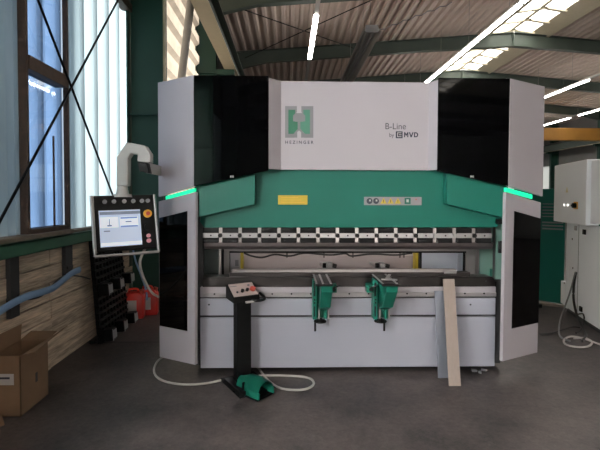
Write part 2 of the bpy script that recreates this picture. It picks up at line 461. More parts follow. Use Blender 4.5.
while y < Y1:
    bars.obox(((SX0 + XRIDGE) / 2, y, zdeck(XRIDGE) + .0), (1.2, .12, .05), (0, -R(9), 0)); bars.obox(((SX1 + XRIDGE) / 2, y, zdeck(XRIDGE) + .04), (.85, .12, .05), (0, R(9), 0))
    y += 1.0
bars.box(XRIDGE - .15, XRIDGE - .04, Y0, Y1, zdeck(XRIDGE) + .06, zdeck(XRIDGE) + .14)
obj('glazing_bar', bars, 'cream', sk)
# end walls and right wall
struct('wall_back', MB().box(XL - .3, XR + .3, Y0 - .2, Y0, 0, 8.2), 'dkwall')
YBK = -9.0      # partition behind the photographer with a glazed gate added to light the machine front
struct('wall_back', MB().box(XL - .1, .2, YBK - .1, YBK, 0, 4.2).box(5.8, XR, YBK - .1, YBK, 0, 4.2).box(.2, 5.8, YBK - .1, YBK, 0, .3).box(.2, 5.8, YBK - .1, YBK, 3.9, 4.2), 'dkwall')
wg = struct('added_gate_glazing', MB().box(.2, 5.8, YBK - .06, YBK - .05, .3, 3.9), 'skyglass')
gb = MB()
for i in range(1, 4): gb.box(.2 + 1.4 * i - .04, .2 + 1.4 * i + .04, YBK - .08, YBK, .3, 3.9)
obj('window_frame', gb, 'beam', wg)
m = MB(); xw = XL
for x0, x1 in ((13.3, 14.9), (15.3, 16.9), (17.2, 18.7), (19.6, 21.2)):
    pass
WINS = [(3.0, 7.0), (9.0, 13.0), (18.0, 19.3)]
far = MB()
far.box(XL - .3, XR + .3, Y1, Y1 + .2, 0, 2.2).box(XL - .3, XR + .3, Y1, Y1 + .2, 4.5, 8.3)
struct('wall_far', far, 'farwall')
wn = struct('window_3', MB().box(XL - .3, XR + 3, Y1 + .05, Y1 + .09, 2.2, 4.5), 'skyglass')
fb = MB()
x = XL
while x < XR: fb.box(x - .04, x + .04, Y1 - .02, Y1 + .05, 2.2, 4.5); x += 1.1
fb.box(XL, XR, Y1 - .02, Y1 + .05, 3.3, 3.38)
obj('window_frame', fb, 'beam', wn)
struct('wall_right', MB().box(XR + .1, XR + .3, Y0, Y1 + .2, 0, 1.9).box(XR + .1, XR + .3, Y0, Y1 + .2, 4.2, 7.3).box(XR + .1, XR + .3, Y0, 33.0, 1.9, 4.2).box(XR + .1, XR + .3, 35.2, Y1, 1.9, 4.2), 'farwall')
struct('window_4', MB().box(XR + .15, XR + .2, 33.0, 35.2, 1.9, 4.2), 'skyglass')

# bracing rods
rodx = XL + .06
def rod(name, a, c, r, label, group=None):
    o = obj(name, MB().cyl(a, c, r, n=8), 'black', smooth=True); tag(o, label, 'brace', group); return o
def wall_rod(p, q):
    a = WX(p[0], p[1], rodx); c = WX(q[0], q[1], rodx); d = c - a
    return a, c, d
a, c, d = wall_rod((38, 0), (112, 193)); rod('bracing_rod', a - d * .25, c + d * .12, .013, 'thin black bracing rod falling across the framed window towards the control console', 'crossed bracing rods on the window wall')
a, c, d = wall_rod((118, 0), (1, 219)); rod('bracing_rod', a + (a - c) * .0, c + d * .05, .013, 'thin black bracing rod rising across the framed window to the wall head', 'crossed bracing rods on the window wall')
zr0 = lambda x: zdeck(x) - .3
rod('roof_tie_rod', (-1.6, 12.2, zr0(-1.6)), (2.6, 16.8, zr0(2.6)), .015, 'thin roof bracing rod slanting right above the black glass cover', 'crossed roof bracing rods')
rod('roof_tie_rod', (2.6, 12.2, zr0(2.6)), (-1.6, 16.8, zr0(-1.6)), .015, 'thin roof bracing rod slanting left above the black glass cover', 'crossed roof bracing rods')

# crane runways
def runway(name, x, label):
    t = thing(name, label, 'crane rail', (x, Y0, 5.1))
    s = 1 if x < 5 else -1
    obj('beam', MB().box(x - .15, x + .15, 2.0, Y1, 5.12, 5.14).box(x - .008, x + .008, 2.0, Y1, 5.13, 5.6).box(x - .15, x + .15, 2.0, Y1, 5.6, 5.62), 'beam', t)
    obj('lower_flange', MB().box(x - .15, x + .15, 2.0, Y1, 5.1, 5.12), 'cream', t)
    obj('rail', MB().box(x - .03, x + .03, 2.0, Y1, 5.62, 5.68), 'steel', t)
    for y in (7, 12, 17, 22, 27, 32):
        br = MB().box(min(x, XL + .5) if s > 0 else x - .1, x + .1 if s > 0 else XR - .5, y - .1, y + .1, 4.97, 5.1)
        obj('bracket', br, 'column', t)
    return t
runway('crane_runway', -1.52, 'long green crane beam with pale underside beside the cream corrugated wall')
runway('crane_runway', 18.7, 'distant pale crane beam along the far right wall above the white cabinet')
a, c = W(193, 2, 8.2), W(224.5, 77, 12.6)
rod('conduit', (a.x, 7.3, a.z), (a.x - .02, 20, a.z), .022, 'thin dark conduit running beside the crane beam at upper left')
t = thing('overhead_crane', 'orange yellow overhead crane bridge far behind the right cover', 'crane', (9, 26, 5.1))
obj('girder', MB().box(XL + 1.1, 18.5, 25.75, 26.15, 5.15, 5.86), 'cranep', t, bevel=.02)
obj('hoist', MB().box(8.5, 9.3, 25.2, 25.75, 5.0, 5.5).cyl((8.9, 25.45, 5.0), (8.9, 25.45, 4.6), .03), 'heater', t)
obj('end_carriage', MB().box(18.55, 18.85, 24.8, 27.1, 5.69, 5.95), 'cranep', t)
obj('end_carriage', MB().box(-1.67, -1.37, 24.8, 27.1, 5.68, 6.0), 'cranep', t)
# pale slanted pipe
o = obj('pipe', MB().cyl(W(192.5, -12, 8.6), W(181, 82, 8.6), .075, n=12), 'arm', smooth=True); tag(o, 'pale grey slanted pipe in front of the cream corrugated wall', 'pipe')

# strip lights
def strip(x, z, segs, y0, y1, label, group='strip lights under the roof'):
    t = thing('strip_light', label, 'lamp', (x, (y0 + y1) / 2, z), group=group)
    obj('trunking', MB().box(x - .05, x + .05, y0, y1, z, z + .06), 'lamp_paint', t)
    y = y0 + .5
    while y < y1: obj('hanger', MB().cyl((x, y, z + .06), (x, y, zdeck(x) - .01), .006, n=6), 'steel', t); y += 2.5
    for a, b_ in segs:
        obj('tube', MB().box(x - .065, x + .065, a, b_, z - .045, z - .001), 'tube', t, bevel=.015)
    return t
p = W(316.5, 13, 11.3); x1_ = p.x; z1_ = p.z
strip(x1_, z1_, [(11.4, 14.9)], 9.5, 21, 'lit strip light hanging nearly overhead above the logo cover')
z2_ = 6.35; s2 = WZ(480, 37, z2_)
strip(s2.x, z2_, [(s2.y - 7 + 2.4 * i, s2.y - 7 + 2.4 * i + 2.3) for i in range(7)], s2.y - 7.2, s2.y + 12, 'long lit strip light alongside the bright skylight')
s3 = WZ(572, 86, 6.35)
strip(s3.x, 6.35, [(s3.y - 1.0, s3.y + 6)], s3.y - 8, s3.y + 9, 'strip light to the right of the machine, the nearer of the two')
s4 = WZ(572, 117, 6.35)
strip(s4.x, 6.35, [(s4.y - 5.5, s4.y - .6), (s4.y + .2, s4.y + 6)], s4.y - 6, s4.y + 8, 'strip light far right above the orange crane bridge')
# radiant heater
hp = W(372, 31, 11.7); hq = W(347, 80, 16.8)
t = thing('radiant_heater', 'dark grey radiant heater hanging under the corrugated roof', 'heater', (hp.x, hp.y, hp.z))
hx, hz = hp.x, hp.z
obj('hood', MB().prism([(hx - .26, 11.7, hz - .02), (hx - .12, 11.7, hz + .14), (hx + .12, 11.7, hz + .14), (hx + .26, 11.7, hz - .02), (hx + .23, 11.7, hz - .02), (hx + .105, 11.7, hz + .12), (hx - .105, 11.7, hz + .12), (hx - .23, 11.7, hz - .02)], (0, 7, 0)), 'arm', t)
for s in (-1, 1): obj('burner_tube', MB().cyl((hx + s * .07, 11.8, hz + .03), (hx + s * .07, 18.5, hz + .03), .035), 'heater', t, smooth=True)
obj('end_plate', MB().box(hx - .17, hx + .17, 11.68, 11.72, hz - .04, hz + .15), 'heater', t)
for y in (12.5, 15, 17.5):
    for s in (-1, 1): obj('hanger', MB().cyl((hx + s * .1, y, hz + .14), (hx + s * .1, y, zdeck(hx)), .006, n=6), 'steel', t)
a = V((hx + .2, 11.8, hz + .08)); c = W(452, 2, 11.8)
o = obj('chain', MB().tube([a + (c - a) * (i / 12) + V((0, 0, -.05 * (i % 2))) for i in range(13)], .012, 6, samples=0), 'heater'); tag(o, 'dark sagging gas line running right from the radiant heater', 'pipe')

# ================================================================== THE PRESS BRAKE
PX = .6
press = thing('press_brake', 'large green and white press brake with black glass covers', 'machine', (PX, 4.9, 0))
YG, YF, YC = 4.25, 4.54, 4.36
def panel(name, pts, thick, m, parent, bevel=.004):
    n = (pts[1] - pts[0]).cross(pts[2] - pts[0]).normalized()
    if n.y < 0: n = -n
    return obj(name, MB().prism(pts, n * thick), m, parent, bevel=bevel)
def shift(pts, d):
    n = (pts[1] - pts[0]).cross(pts[2] - pts[0]).normalized()
    if n.y > 0: n = -n
    return [p + n * d for p in pts]
# left: outer white cover, black glass
zt = W(193, 75, YG).z
def edge(px, Y, z): p = W(px, 200, Y); return V((p.x, Y, z))
def fixx(pxt, py, Y):   # point on depth Y at pixel
    return W(pxt, py, Y)
Lnear, Lfar = W(193.5, 130, YG).x, W(158, 130, YF).x
Rnear, Rfar = W(509.5, 130, YG).x, W(543, 130, YF + .02).x
def P(x, Y, z): return V((x, Y, z))
zbl_n, zbl_f = W(194, 186.5, YG).z, W(158, 197, YF).z
panel('side_cover', [P(Lfar, YF, zt), P(Lnear, YG, zt), P(Lnear, YG, zbl_n), P(Lfar, YF, zbl_f)], .03, 'white', press)
zbr_n, zbr_f = W(507, 186, YG).z, W(542, 196.5, YF).z
panel('side_cover', [P(Rfar, YF, zt), P(Rnear, YG, zt), P(Rnear, YG, zbr_n), P(Rfar, YF, zbr_f)], .03, 'white', press)
Lin, Rin = W(268.5, 120, YG).x, W(438, 120, YG).x
zin = W(268, 170.5, YG).z
gl = panel('glass_cover', [P(Lnear + .002, YG, zt), P(Lin, YG, zt), P(Lin, YG, zin), P(Lnear + .002, YG, zbl_n)], .03, 'glass', press)
gr = panel('glass_cover', [P(Rin, YG, zt), P(Rnear - .002, YG, zt), P(Rnear - .002, YG, zbr_n), P(Rin, YG, zin)], .03, 'glass', press)
for par, px in ((gl, 232), (gr, 472)):
    q = W(px, 176.5, YG)
    obj('emblem', MB().box(q.x - .017, q.x - .003, YG - .002, YG, q.z - .01, q.z + .01).box(q.x + .003, q.x + .017, YG - .002, YG, q.z - .01, q.z + .01).box(q.x - .006, q.x + .006, YG - .002, YG, q.z - .004, q.z + .002), 'paper', par)
# centre cover, folded at both ends
c0, c1 = W(281, 120, YC).x, W(428.5, 120, YC).x
zcb = W(350, 170, YC).z
zct = zt + .012
plan = [(Lin + .002, YG + .004), (c0, YC), (c1, YC), (Rin - .002, YG + .004), (Rin - .002, YG + .03), (c1 + .004, YC + .03), (c0 - .004, YC + .03), (Lin + .002, YG + .03)]
fc = obj('front_cover', MB().prism([(x, y, zcb) for x, y in plan], (0, 0, zct - zcb - .03)), 'white', press, bevel=.003)
# logo: two mirrored halves of a silver frame with a green field, silver punch shape
yl = YC - .001
def lg(u, v):  # logo pixel grid of the 450 px crop -> world
    return W(275 + u / 9.0, 100 + v / 9.0, YC)
def poly_flat(pts, d0, d1): return MB().prism([(p.x, YC - d0, p.z) for p in (lg(*q) for q in pts)], (0, -(d1 - d0), 0))
def flatadd(mb, pts, d0, d1): return mb.prism([(p.x, YC - d0, p.z) for p in (lg(*q) for q in pts)], (0, -(d1 - d0), 0))
em = flatadd(flatadd(MB(), [(91, 55), (197, 55), (197, 110), (175, 130), (175, 340), (91, 340)], 0, .001), [(237, 55), (345, 55), (345, 340), (260, 340), (260, 130), (237, 110)], 0, .001)
lo = obj('logo', em, 'silver', fc)
gm = MB()
flatadd(gm, [(120, 88), (182, 88), (182, 125), (162, 140), (162, 192), (205, 197), (205, 262), (165, 305), (120, 305)], .001, .002)
obj('logo_field', gm, mat('logo_green', (.004, .105, .055, 1), .4), lo)
gm = MB(); flatadd(gm, [(255, 88), (314, 88), (314, 305), (270, 305), (228, 262), (228, 197), (272, 192), (272, 140), (255, 125)], .001, .002)
obj('logo_field', gm, mat('logo_pale_green', (.04, .17, .115, 1), .4), lo)
gm = MB(); flatadd(gm, [(185, 118), (250, 118), (270, 140), (270, 192), (228, 197), (228, 258), (262, 300), (262, 338), (235, 340), (235, 290), (216, 275), (200, 290), (200, 340), (175, 338), (170, 300), (206, 258), (206, 197), (163, 192), (163, 140)], .0021, .003)
obj('logo_punch', gm, 'silver', lo)
q = lg(218, 382)
text('lettering', 'HEZINGER', 'dotb', fc, (q.x, YC - .002, q.z), .042, offset=.0006, spacing=1.5, width=.272)
q = W(395.5, 126.6, YC); text('lettering', 'B-Line', 'print', fc, (q.x, YC - .002, q.z), .085, width=.20)
q = W(391.5, 135.2, YC); text('lettering', 'by', 'print', fc, (q.x, YC - .002, q.z), .055, width=.045)
q = W(404, 137.2, YC); hl = .048; wl_ = .042
def glyph(k, pts): return obj('lettering', MB().prism([(q.x + k * .0485 + u * wl_, YC - .002, q.z + v * hl) for u, v in pts], (0, .002, 0)), 'dotb', fc)
glyph(0, [(0, 0), (0, 1), (.26, 1), (.5, .6), (.74, 1), (1, 1), (1, 0), (.76, 0), (.76, .6), (.5, .2), (.24, .6), (.24, 0)])
glyph(1, [(-.04, 1), (.24, 1), (.5, .34), (.76, 1), (1.04, 1), (.64, 0), (.36, 0)])
glyph(2, [(0, 0), (0, 1), (.55, 1), (.85, .85), (1, .5), (.85, .15), (.55, 0), (.245, 0), (.245, .22), (.5, .22), (.66, .32), (.74, .5), (.66, .68), (.5, .78), (.24, .78), (.24, 0)])
q = W(399.2, 134.8, YC)
lb = obj('logo', MB().box(q.x - .033, q.x + .033, YC - .0015, YC, q.z - .033, q.z + .033), 'dotb', fc)
z = q.z
fm = MB()
fm.prism([(q.x + u, YC - .0025, q.z + v) for u, v in ((-.02, -.022), (-.02, .022), (.022, .022), (.022, .016), (-.013, .016), (-.013, -.016), (.022, -.016), (.022, -.022))], (0, .001, 0)).box(q.x - .004, q.x + .022, YC - .0025, YC - .0015, z - .003, z + .003)
obj('logo_lines', fm, 'paper', lb)
# body of the housing behind the covers
obj('housing', MB().prism([(Lfar + .03, YF + .03, 2.12), (Lnear + .03, YG + .06, 2.12), (Lin, YG + .06, 2.12), (c0, YC + .06, 2.12), (c1, YC + .06, 2.12), (Rin, YG + .06, 2.12), (Rnear - .03, YG + .06, 2.12), (Rfar - .03, YF + .03, 2.12), (Rfar - .03, 6.1, 2.12), (Lfar + .03, 6.1, 2.12)], (0, 0, zt - 2.15)), 'gap', press)
# LED strips
def slanted(name, pts, m, par, th=.03): return panel(name, [W(*p) for p in pts], th, m, par, .002)
def Yl(px): # depth along the left angled plane
    a = (px - 158) / (194 - 158); return YF + (YG - YF) * a
def Yr(px):
    a = (543 - px) / (543 - 508.5); return YF + (YG - YF) * a
slanted('light_strip', [(165.5, 196.2, Yl(165.5) + .01), (194, 188.2, YG + .01), (194, 191.6, YG + .01), (165.5, 200.2, Yl(165.5) + .01)], 'led', press)
slanted('light_strip', [(506.5, 187.6, YG + .01), (532.5, 194.6, Yr(532) + .01), (532.5, 198.8, Yr(532) + .01), (506.5, 191.4, YG + .01)], 'led', press)
# lower guards (doors)
def onplane(px, py, A_, B_):
    n = V((B_.y - A_.y, A_.x - B_.x, 0)); d = ray(px, py); return CO + d * ((V((A_.x, A_.y, 0)) - V((0, 0, 0))).dot(n) / d.dot(n))
def guard(near, far, pts, gpts):
    A_, B_ = W(near, 280, YG), W(far, 280, YF - .03)
    fr = panel('guard_door', [onplane(px, py, A_, B_) for px, py in pts], .035, 'white', press, .004)
    gp = shift([onplane(px, py, A_, B_) for px, py in gpts], .006)
    panel('door_glass', gp, .006, 'glass', fr, .001)
    return fr
g1 = guard(195.3, 159, [(158.5, 201.5), (195.5, 192), (195, 365), (159.5, 357)], [(159.5, 218), (187.5, 211), (187.5, 331), (160, 325.5)])
g2 = guard(504.5, 539.5, [(506, 192), (541, 202.5), (537.5, 352.5), (502.5, 361.5)], [(514, 211), (540.5, 218.5), (538, 322.5), (511.5, 328.5)])
for g, px, yy_, s in ((g1, 196, 260, 1), (g2, 501.5, 245, -1), (g1, 196, 345, 1), (g2, 501.5, 335, -1)):
    q = W(px, yy_, YG + .05); obj('hinge', MB().cyl((q.x, YG + .055, q.z - .04), (q.x, YG + .055, q.z + .04), .012), 'black', g, smooth=True)
# side frames
xl, xr = W(199, 250, 4.55).x, W(499, 250, 4.55).x
for x0, x1 in ((xl - .06, xl), (xr, xr + .06)):
    pr = [(x0, 4.62, .06), (x0, 6.1, .06), (x0, 6.1, 2.0), (x0, 4.62, 2.0), (x0, 4.62, 1.46), (x0, 5.0, 1.46), (x0, 5.0, 1.0), (x0, 4.62, 1.0)]
    obj('side_frame', MB().prism(pr, (x1 - x0, 0, 0)), 'green', press, bevel=.004)
# mounting posts between the guards and the table (visible at both sides)
for a, c, m in ((196.5, 203, 'gap'), (495.5, 502, 'gap')):
    p0, p1 = W(a, 250, 4.52).x, W(c, 250, 4.52).x
    obj('post', MB().box(min(p0, p1), max(p0, p1), 4.52, 4.58, .06, W(300, 205, 4.52).z), m, press)
p0, p1 = W(495.5, 250, 4.51), W(503, 250, 4.51)
obj('post_cover', MB().box(p0.x, p1.x, 4.50, 4.52, .93, 2.0), 'palegreen', press)
q = W(500, 247, 4.5); obj('sensor', MB().box(q.x - .02, q.x + .015, 4.47, 4.52, q.z - .06, q.z + .06), 'black', press, bevel=.005)
q = W(499.5, 221, 4.4); obj('sensor', MB().box(q.x - .03, q.x + .02, 4.38, 4.46, q.z - .03, q.z + .02), 'black', press, bevel=.005)
q = W(199, 200, 4.4); obj('sensor', MB().box(q.x - .02, q.x + .01, 4.38, 4.46, q.z - .2, q.z + .05), 'black', press, bevel=.005)

# ram
YR = 4.42
rp = [(196.5, 160), (196.5, 216), (204, 227.8), (496.5, 227.3), (503, 218), (508, 216), (508, 160)]
ram = obj('ram', MB().prism([W(px, py, YR) for px, py in rp], (0, .16, 0)), 'green', press, bevel=.003)
for pts in ([(198.5, 187.5), (255, 174.5), (255, 204.2), (199.2, 217)], [(446.8, 172.5), (506.5, 187.8), (504, 218), (446.8, 204)]):
    obj('ram_plate', MB().prism([W(px, py, 4.30) for px, py in pts], (0, .10, 0)), 'green', ram, bevel=.003)
q0, q1 = W(278, 195.2, YR), W(307.5, 204.6, YR)
pl = obj('name_plate', MB().box(q0.x, q1.x, YR - .004, YR, q1.z, q0.z), 'yellow', ram, bevel=.001)
ln = MB()
for k in range(3): ln.box(q0.x + .03, q1.x - .03 - .03 * k, YR - .0048, YR - .004, q1.z + .02 + .022 * k, q1.z + .026 + .022 * k)
obj('plate_print', ln, 'orange', pl)
q0, q1 = W(364, 196.8, YR), W(421.5, 205.3, YR)
st = obj('warning_sticker', MB().box(q0.x, q1.x, YR - .003, YR, q1.z, q0.z), 'warn', ram)
for px in (369.5, 376):
    q = W(px, 201, YR); obj('sticker_disc', MB().cyl((q.x, YR - .003, q.z), (q.x, YR - .004, q.z), .029, n=24), 'dotb', st)
    obj('sticker_symbol', MB().box(q.x - .004, q.x + .012, YR - .005, YR - .004, q.z - .004, q.z + .014), 'paper', st)
for px in (383.5, 390.5, 397.8):
    q = W(px, 201, YR)
    tr = MB().prism([(q.x - .032, YR - .003, q.z - .026), (q.x + .032, YR - .003, q.z - .026), (q.x, YR - .003, q.z + .03)], (0, -.001, 0))
    tt = obj('sticker_triangle', tr, 'yellow', st)
    obj('sticker_symbol', MB().box(q.x - .003, q.x + .003, YR - .005, YR - .004, q.z - .016, q.z + .012), 'dotb', st)
q = W(407.5, 201, YR); obj('sticker_square', MB().box(q.x - .03, q.x + .03, YR - .004, YR - .003, q.z - .03, q.z + .03), 'green', st)
obj('sticker_symbol', MB().box(q.x - .012, q.x + .012, YR - .005, YR - .004, q.z - .012, q.z + .016), 'paper', st)
q = W(416, 199.5, YR); obj('sticker_symbol', MB().cyl((q.x, YR - .003, q.z), (q.x, YR - .004, q.z), .007, n=12), 'redk', st)

# upper tool clamps, 15 at 200 mm
YK = 4.40
za = W(350, 228, YK).z; zb = W(350, 233.2, YK).z; zc = W(350, 238, YK).z; zd = W(350, 243, YK).z
def clamp(px):
    q = W(px, 235, YK); x = q.x
    c = obj('tool_clamp', MB().box(x - .077, x + .077, YK + .01, YK + .15, zd + .004, za), 'blackm', press, bevel=.004)
    obj('clamp_bar', MB().box(x - .077, x + .077, YK, YK + .012, zc, zb), 'alu', c, bevel=.003)
    obj('clamp_jaw', MB().box(x - .074, x + .074, YK + .002, YK + .02, zd, zc - .004), 'black', c, bevel=.003)
    obj('clamp_screw', MB().cyl((x + .004, YK - .006, (zb + zc) / 2), (x + .004, YK, (zb + zc) / 2), .008, n=12), 'black', c)
    return c
cps = [210.5 + 19.55 * i for i in range(15)]
for i, px in enumerate(cps):
    clamp(px)
for i in range(14):
    px = (cps[i] + cps[i + 1]) / 2; q = W(px, 235, YK)
    lv = obj('clamp_lever', MB().box(q.x - .017, q.x + .017, YK + .02, YK + .12, zd + .004, za), 'steel', press, bevel=.002)
    obj('lever_knob', MB().cyl((q.x, YK - .012, (zb + zc) / 2), (q.x, YK + .02, (zb + zc) / 2), .021, n=14), 'black' if i not in (11, 12) else 'alu', lv, smooth=True)
# punch
x0, x1 = W(204, 245, 4.46).x, W(493, 245, 4.46).x
zp0, zp1 = zd, W(350, 248, 4.48).z
obj('punch', MB().prism([(x0, 4.45, zp0), (x0, 4.52, zp0), (x0, 4.50, zp1 + .02), (x0, 4.485, zp1 - .012), (x0, 4.46, zp1 + .02)], (x1 - x0, 0, 0)), 'steel', press)
# rear frame around the throat opening
YB = 5.0
X = lambda px, Y=YB: W(px, 250, Y).x
Z = lambda py, Y=YB: W(350, py, Y).z
fm = MB().box(X(222), X(478), YB, YB + .06, Z(252), Z(226)).box(X(224), X(229.5), YB, YB + .06, Z(279), Z(252)).box(X(466), X(476), YB, YB + .06, Z(279), Z(252))
obj('rear_frame', fm, mat('grey_frame_paint', (.33, .31, .31, 1), .45, .3), press, bevel=.003)
pieces('rear_seal', [(X(229.5), X(466), YB - .008, YB, Z(252.8), Z(251.2)), (X(463), X(465), YB - .008, YB, Z(275), Z(252.9)), (X(420.5), X(423), YB + .04, YB + .08, Z(275), Z(252)), (X(222), X(224), YB - .008, YB, Z(279), Z(244))], 'black', press)
# throat side covers
obj('throat_cover', MB().box(X(203.5, 4.75), X(218.5, 4.75), 4.75, 4.78, .9, 1.55), mat('shaded_cover_metal', (.055, .07, .068, 1), .35, .4), press)  # shade put into the colour: darker than the matching right cover
obj('throat_cover', MB().box(X(479.5, 4.75), X(499, 4.75), 4.75, 4.78, .9, 1.55), 'palegreen', press)
pieces('guide_strip', [(X(219, 4.72), X(220.6, 4.72), 4.72, 4.78, .9, 1.55), (X(478, 4.72), X(479.3, 4.72), 4.72, 4.78, .9, 1.55)], 'steel', press)
# things seen through the opening
YQ = 5.25
obj('rear_beam', MB().box(X(241, YQ), X(420, YQ), YQ, YQ + .2, .75, Z(255.5, YQ)), 'pink', press, bevel=.004)
obj('drive_box', MB().box(X(228.5, 5.12), X(240.2, 5.12), 5.12, 5.4, .8, Z(250, 5.12)), 'white', press, bevel=.004)
obj('drive_label', MB().box(X(235, 5.11), X(238.5, 5.11), 5.115, 5.12, Z(266, 5.11), Z(260, 5.11)), 'silver', press)
for a, c in ((240.4, 243), (415.5, 419.5)):
    obj('yellow_guide', MB().box(X(a, 5.1), X(c, 5.1), 5.1, 5.2, .8, Z(250, 5.1)), 'yellow', press)
obj('rear_cover', MB().box(X(421, 5.6), X(459, 5.6), 5.6, 5.63, .5, 1.6), mat('pale_blue_cover', (.72, .76, .86, 1), .4), press)
obj('rear_cover', MB().box(X(458.5, 5.5), X(470, 5.5), 5.5, 5.53, .5, 1.6), 'skirt', press)
pts = [W(px, py, 5.1) for px, py in ((244, 253), (252, 256), (262, 257.5), (275, 254.5), (290, 256), (305, 253), (330, 255), (345, 253.5), (352, 256), (372, 254), (395, 255), (412, 253))]
obj('cable_loom', MB().tube(pts, .011, 6), 'cable_k', press, smooth=True)
for px in (287, 324, 353, 400, 404):
    q = W(px, 256, 5.2); obj('stud', MB().cyl((q.x, 5.2, q.z - .02), (q.x, 5.2, q.z + .05), .007, n=8), 'dsteel', press)
for px in (329, 381.5):
    q = W(px, 265.5, 4.86); x = q.x
    f = obj('backgauge_finger', MB().box(x - .075, x + .06, 4.86, 5.2, q.z - .035, q.z - .005).box(x - .03, x + .03, 4.80, 4.95, q.z - .03, q.z + .02), 'alu', press, bevel=.005)
    obj('finger_roller', MB().cyl((x - .07, 4.84, q.z + .004), (x - .035, 4.84, q.z + .004), .026), 'black', f, smooth=True)
    obj('finger_knob', MB().cyl((x + .035, 4.82, q.z + .008), (x + .075, 4.82, q.z - .004), .022), 'dsteel', f, smooth=True)
    obj('finger_stop', MB().cyl((x - .02, 4.82, q.z + .03), (x + .02, 4.82, q.z + .03), .014), 'alu', f, smooth=True)
# table
YT = 4.47
xa, xb = W(200.5, 300, YT).x, W(495, 300, YT).x
ztt, ztb = W(350, 277, YT).z, W(350, 286.8, YT).z
tb = obj('table', MB().prism([(xa + .02, YT, ztb), (xb, YT, ztb), (xb, YT, ztt - .04), (xb - .03, YT, ztt), (xa + .02, YT, ztt)], (0, .16, 0)), 'dsteel', press, bevel=.003)
obj('end_cap', MB().box(xb, xb + .015, YT + .01, YT + .15, ztb - .02, ztt - .05), 'black', press)
q = W(486, 281, YT); obj('bolt', MB().cyl((q.x, YT - .004, q.z), (q.x, YT, q.z), .008, n=10), 'gap', tb)
xd0, xd1 = W(229.5, 274, 4.53).x, W(469, 274, 4.53).x
obj('die_holder', MB().box(xd0, xd1, 4.50, 4.60, ztt - .01, W(350, 272.5, 4.5).z), 'dsteel', press, bevel=.003)
zdh = W(350, 272.5, 4.5).z; zdt = W(350, 269.3, 4.53).z
e0, e1 = W(232.5, 270, 4.53).x, W(456, 270, 4.53).x
obj('die', MB().prism([(e0, 4.52, zdh), (e0, 4.58, zdh), (e0, 4.58, zdt), (e0, 4.56, zdt), (e0, 4.55, zdt - .012), (e0, 4.54, zdt), (e0, 4.52, zdt)], (e1 - e0, 0, 0)), 'steel', press)
obj('die_clamp', MB().box(W(444, 270, 4.5).x, W(456.5, 270, 4.5).x, 4.495, 4.52, zdh - .01, zdh + .02), 'alu', press, bevel=.003)
# white strip with slot rail
YS = 4.455
z0, z1 = W(350, 297, YS).z, W(350, 287, YS).z
ap = obj('apron', MB().box(xa, xb, YS, YS + .1, z0, z1), 'white', press, bevel=.003)
rl = obj('slot_rail', MB().box(W(203, 295, YS).x, xb, YS - .014, YS, W(350, 296.6, YS).z, W(350, 292.6, YS).z), 'alu', press, bevel=.002)
for i in range(15):
    q = W(214.5 + 19.25 * i - (.0), 293.2, YS - .014); q.z = W(350, 293.7, YS - .014).z
    obj('rail_bolt', MB().cyl((q.x, YS - .019, q.z), (q.x, YS - .014, q.z), .0085, n=10), 'black', rl)
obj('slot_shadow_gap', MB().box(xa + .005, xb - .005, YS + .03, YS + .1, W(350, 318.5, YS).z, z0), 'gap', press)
s1 = obj('skirt_panel', MB().box(xa, xb, YS, YS + .03, W(350, 315, YS).z, W(350, 298.4, YS).z), 'skirt', press, bevel=.003)
for px in (209, 470.5):
    q = W(px, 304.6, YS); obj('bolt', MB().cyl((q.x, YS - .003, q.z), (q.x, YS, q.z), .009, n=10), 'gap', s1)
zsk = W(350, 367.2, YS).z
obj('skirt_panel', MB().box(xa, xb, YS, YS + .03, zsk, W(350, 317.4, YS).z), 'skirt', press, bevel=.003)
obj('base_frame', MB().box(xa + .05, xb - .05, YS + .12, 6.0, .03, .5), 'gap', press)
for x in (xa + .1, xb - .1):
    obj('foot', MB().cyl((x, YS + .2, 0), (x, YS + .2, .05), .06), 'gap', press)
    obj('foot', MB().cyl((x, 5.9, 0), (x, 5.9, .05), .06), 'gap', press)

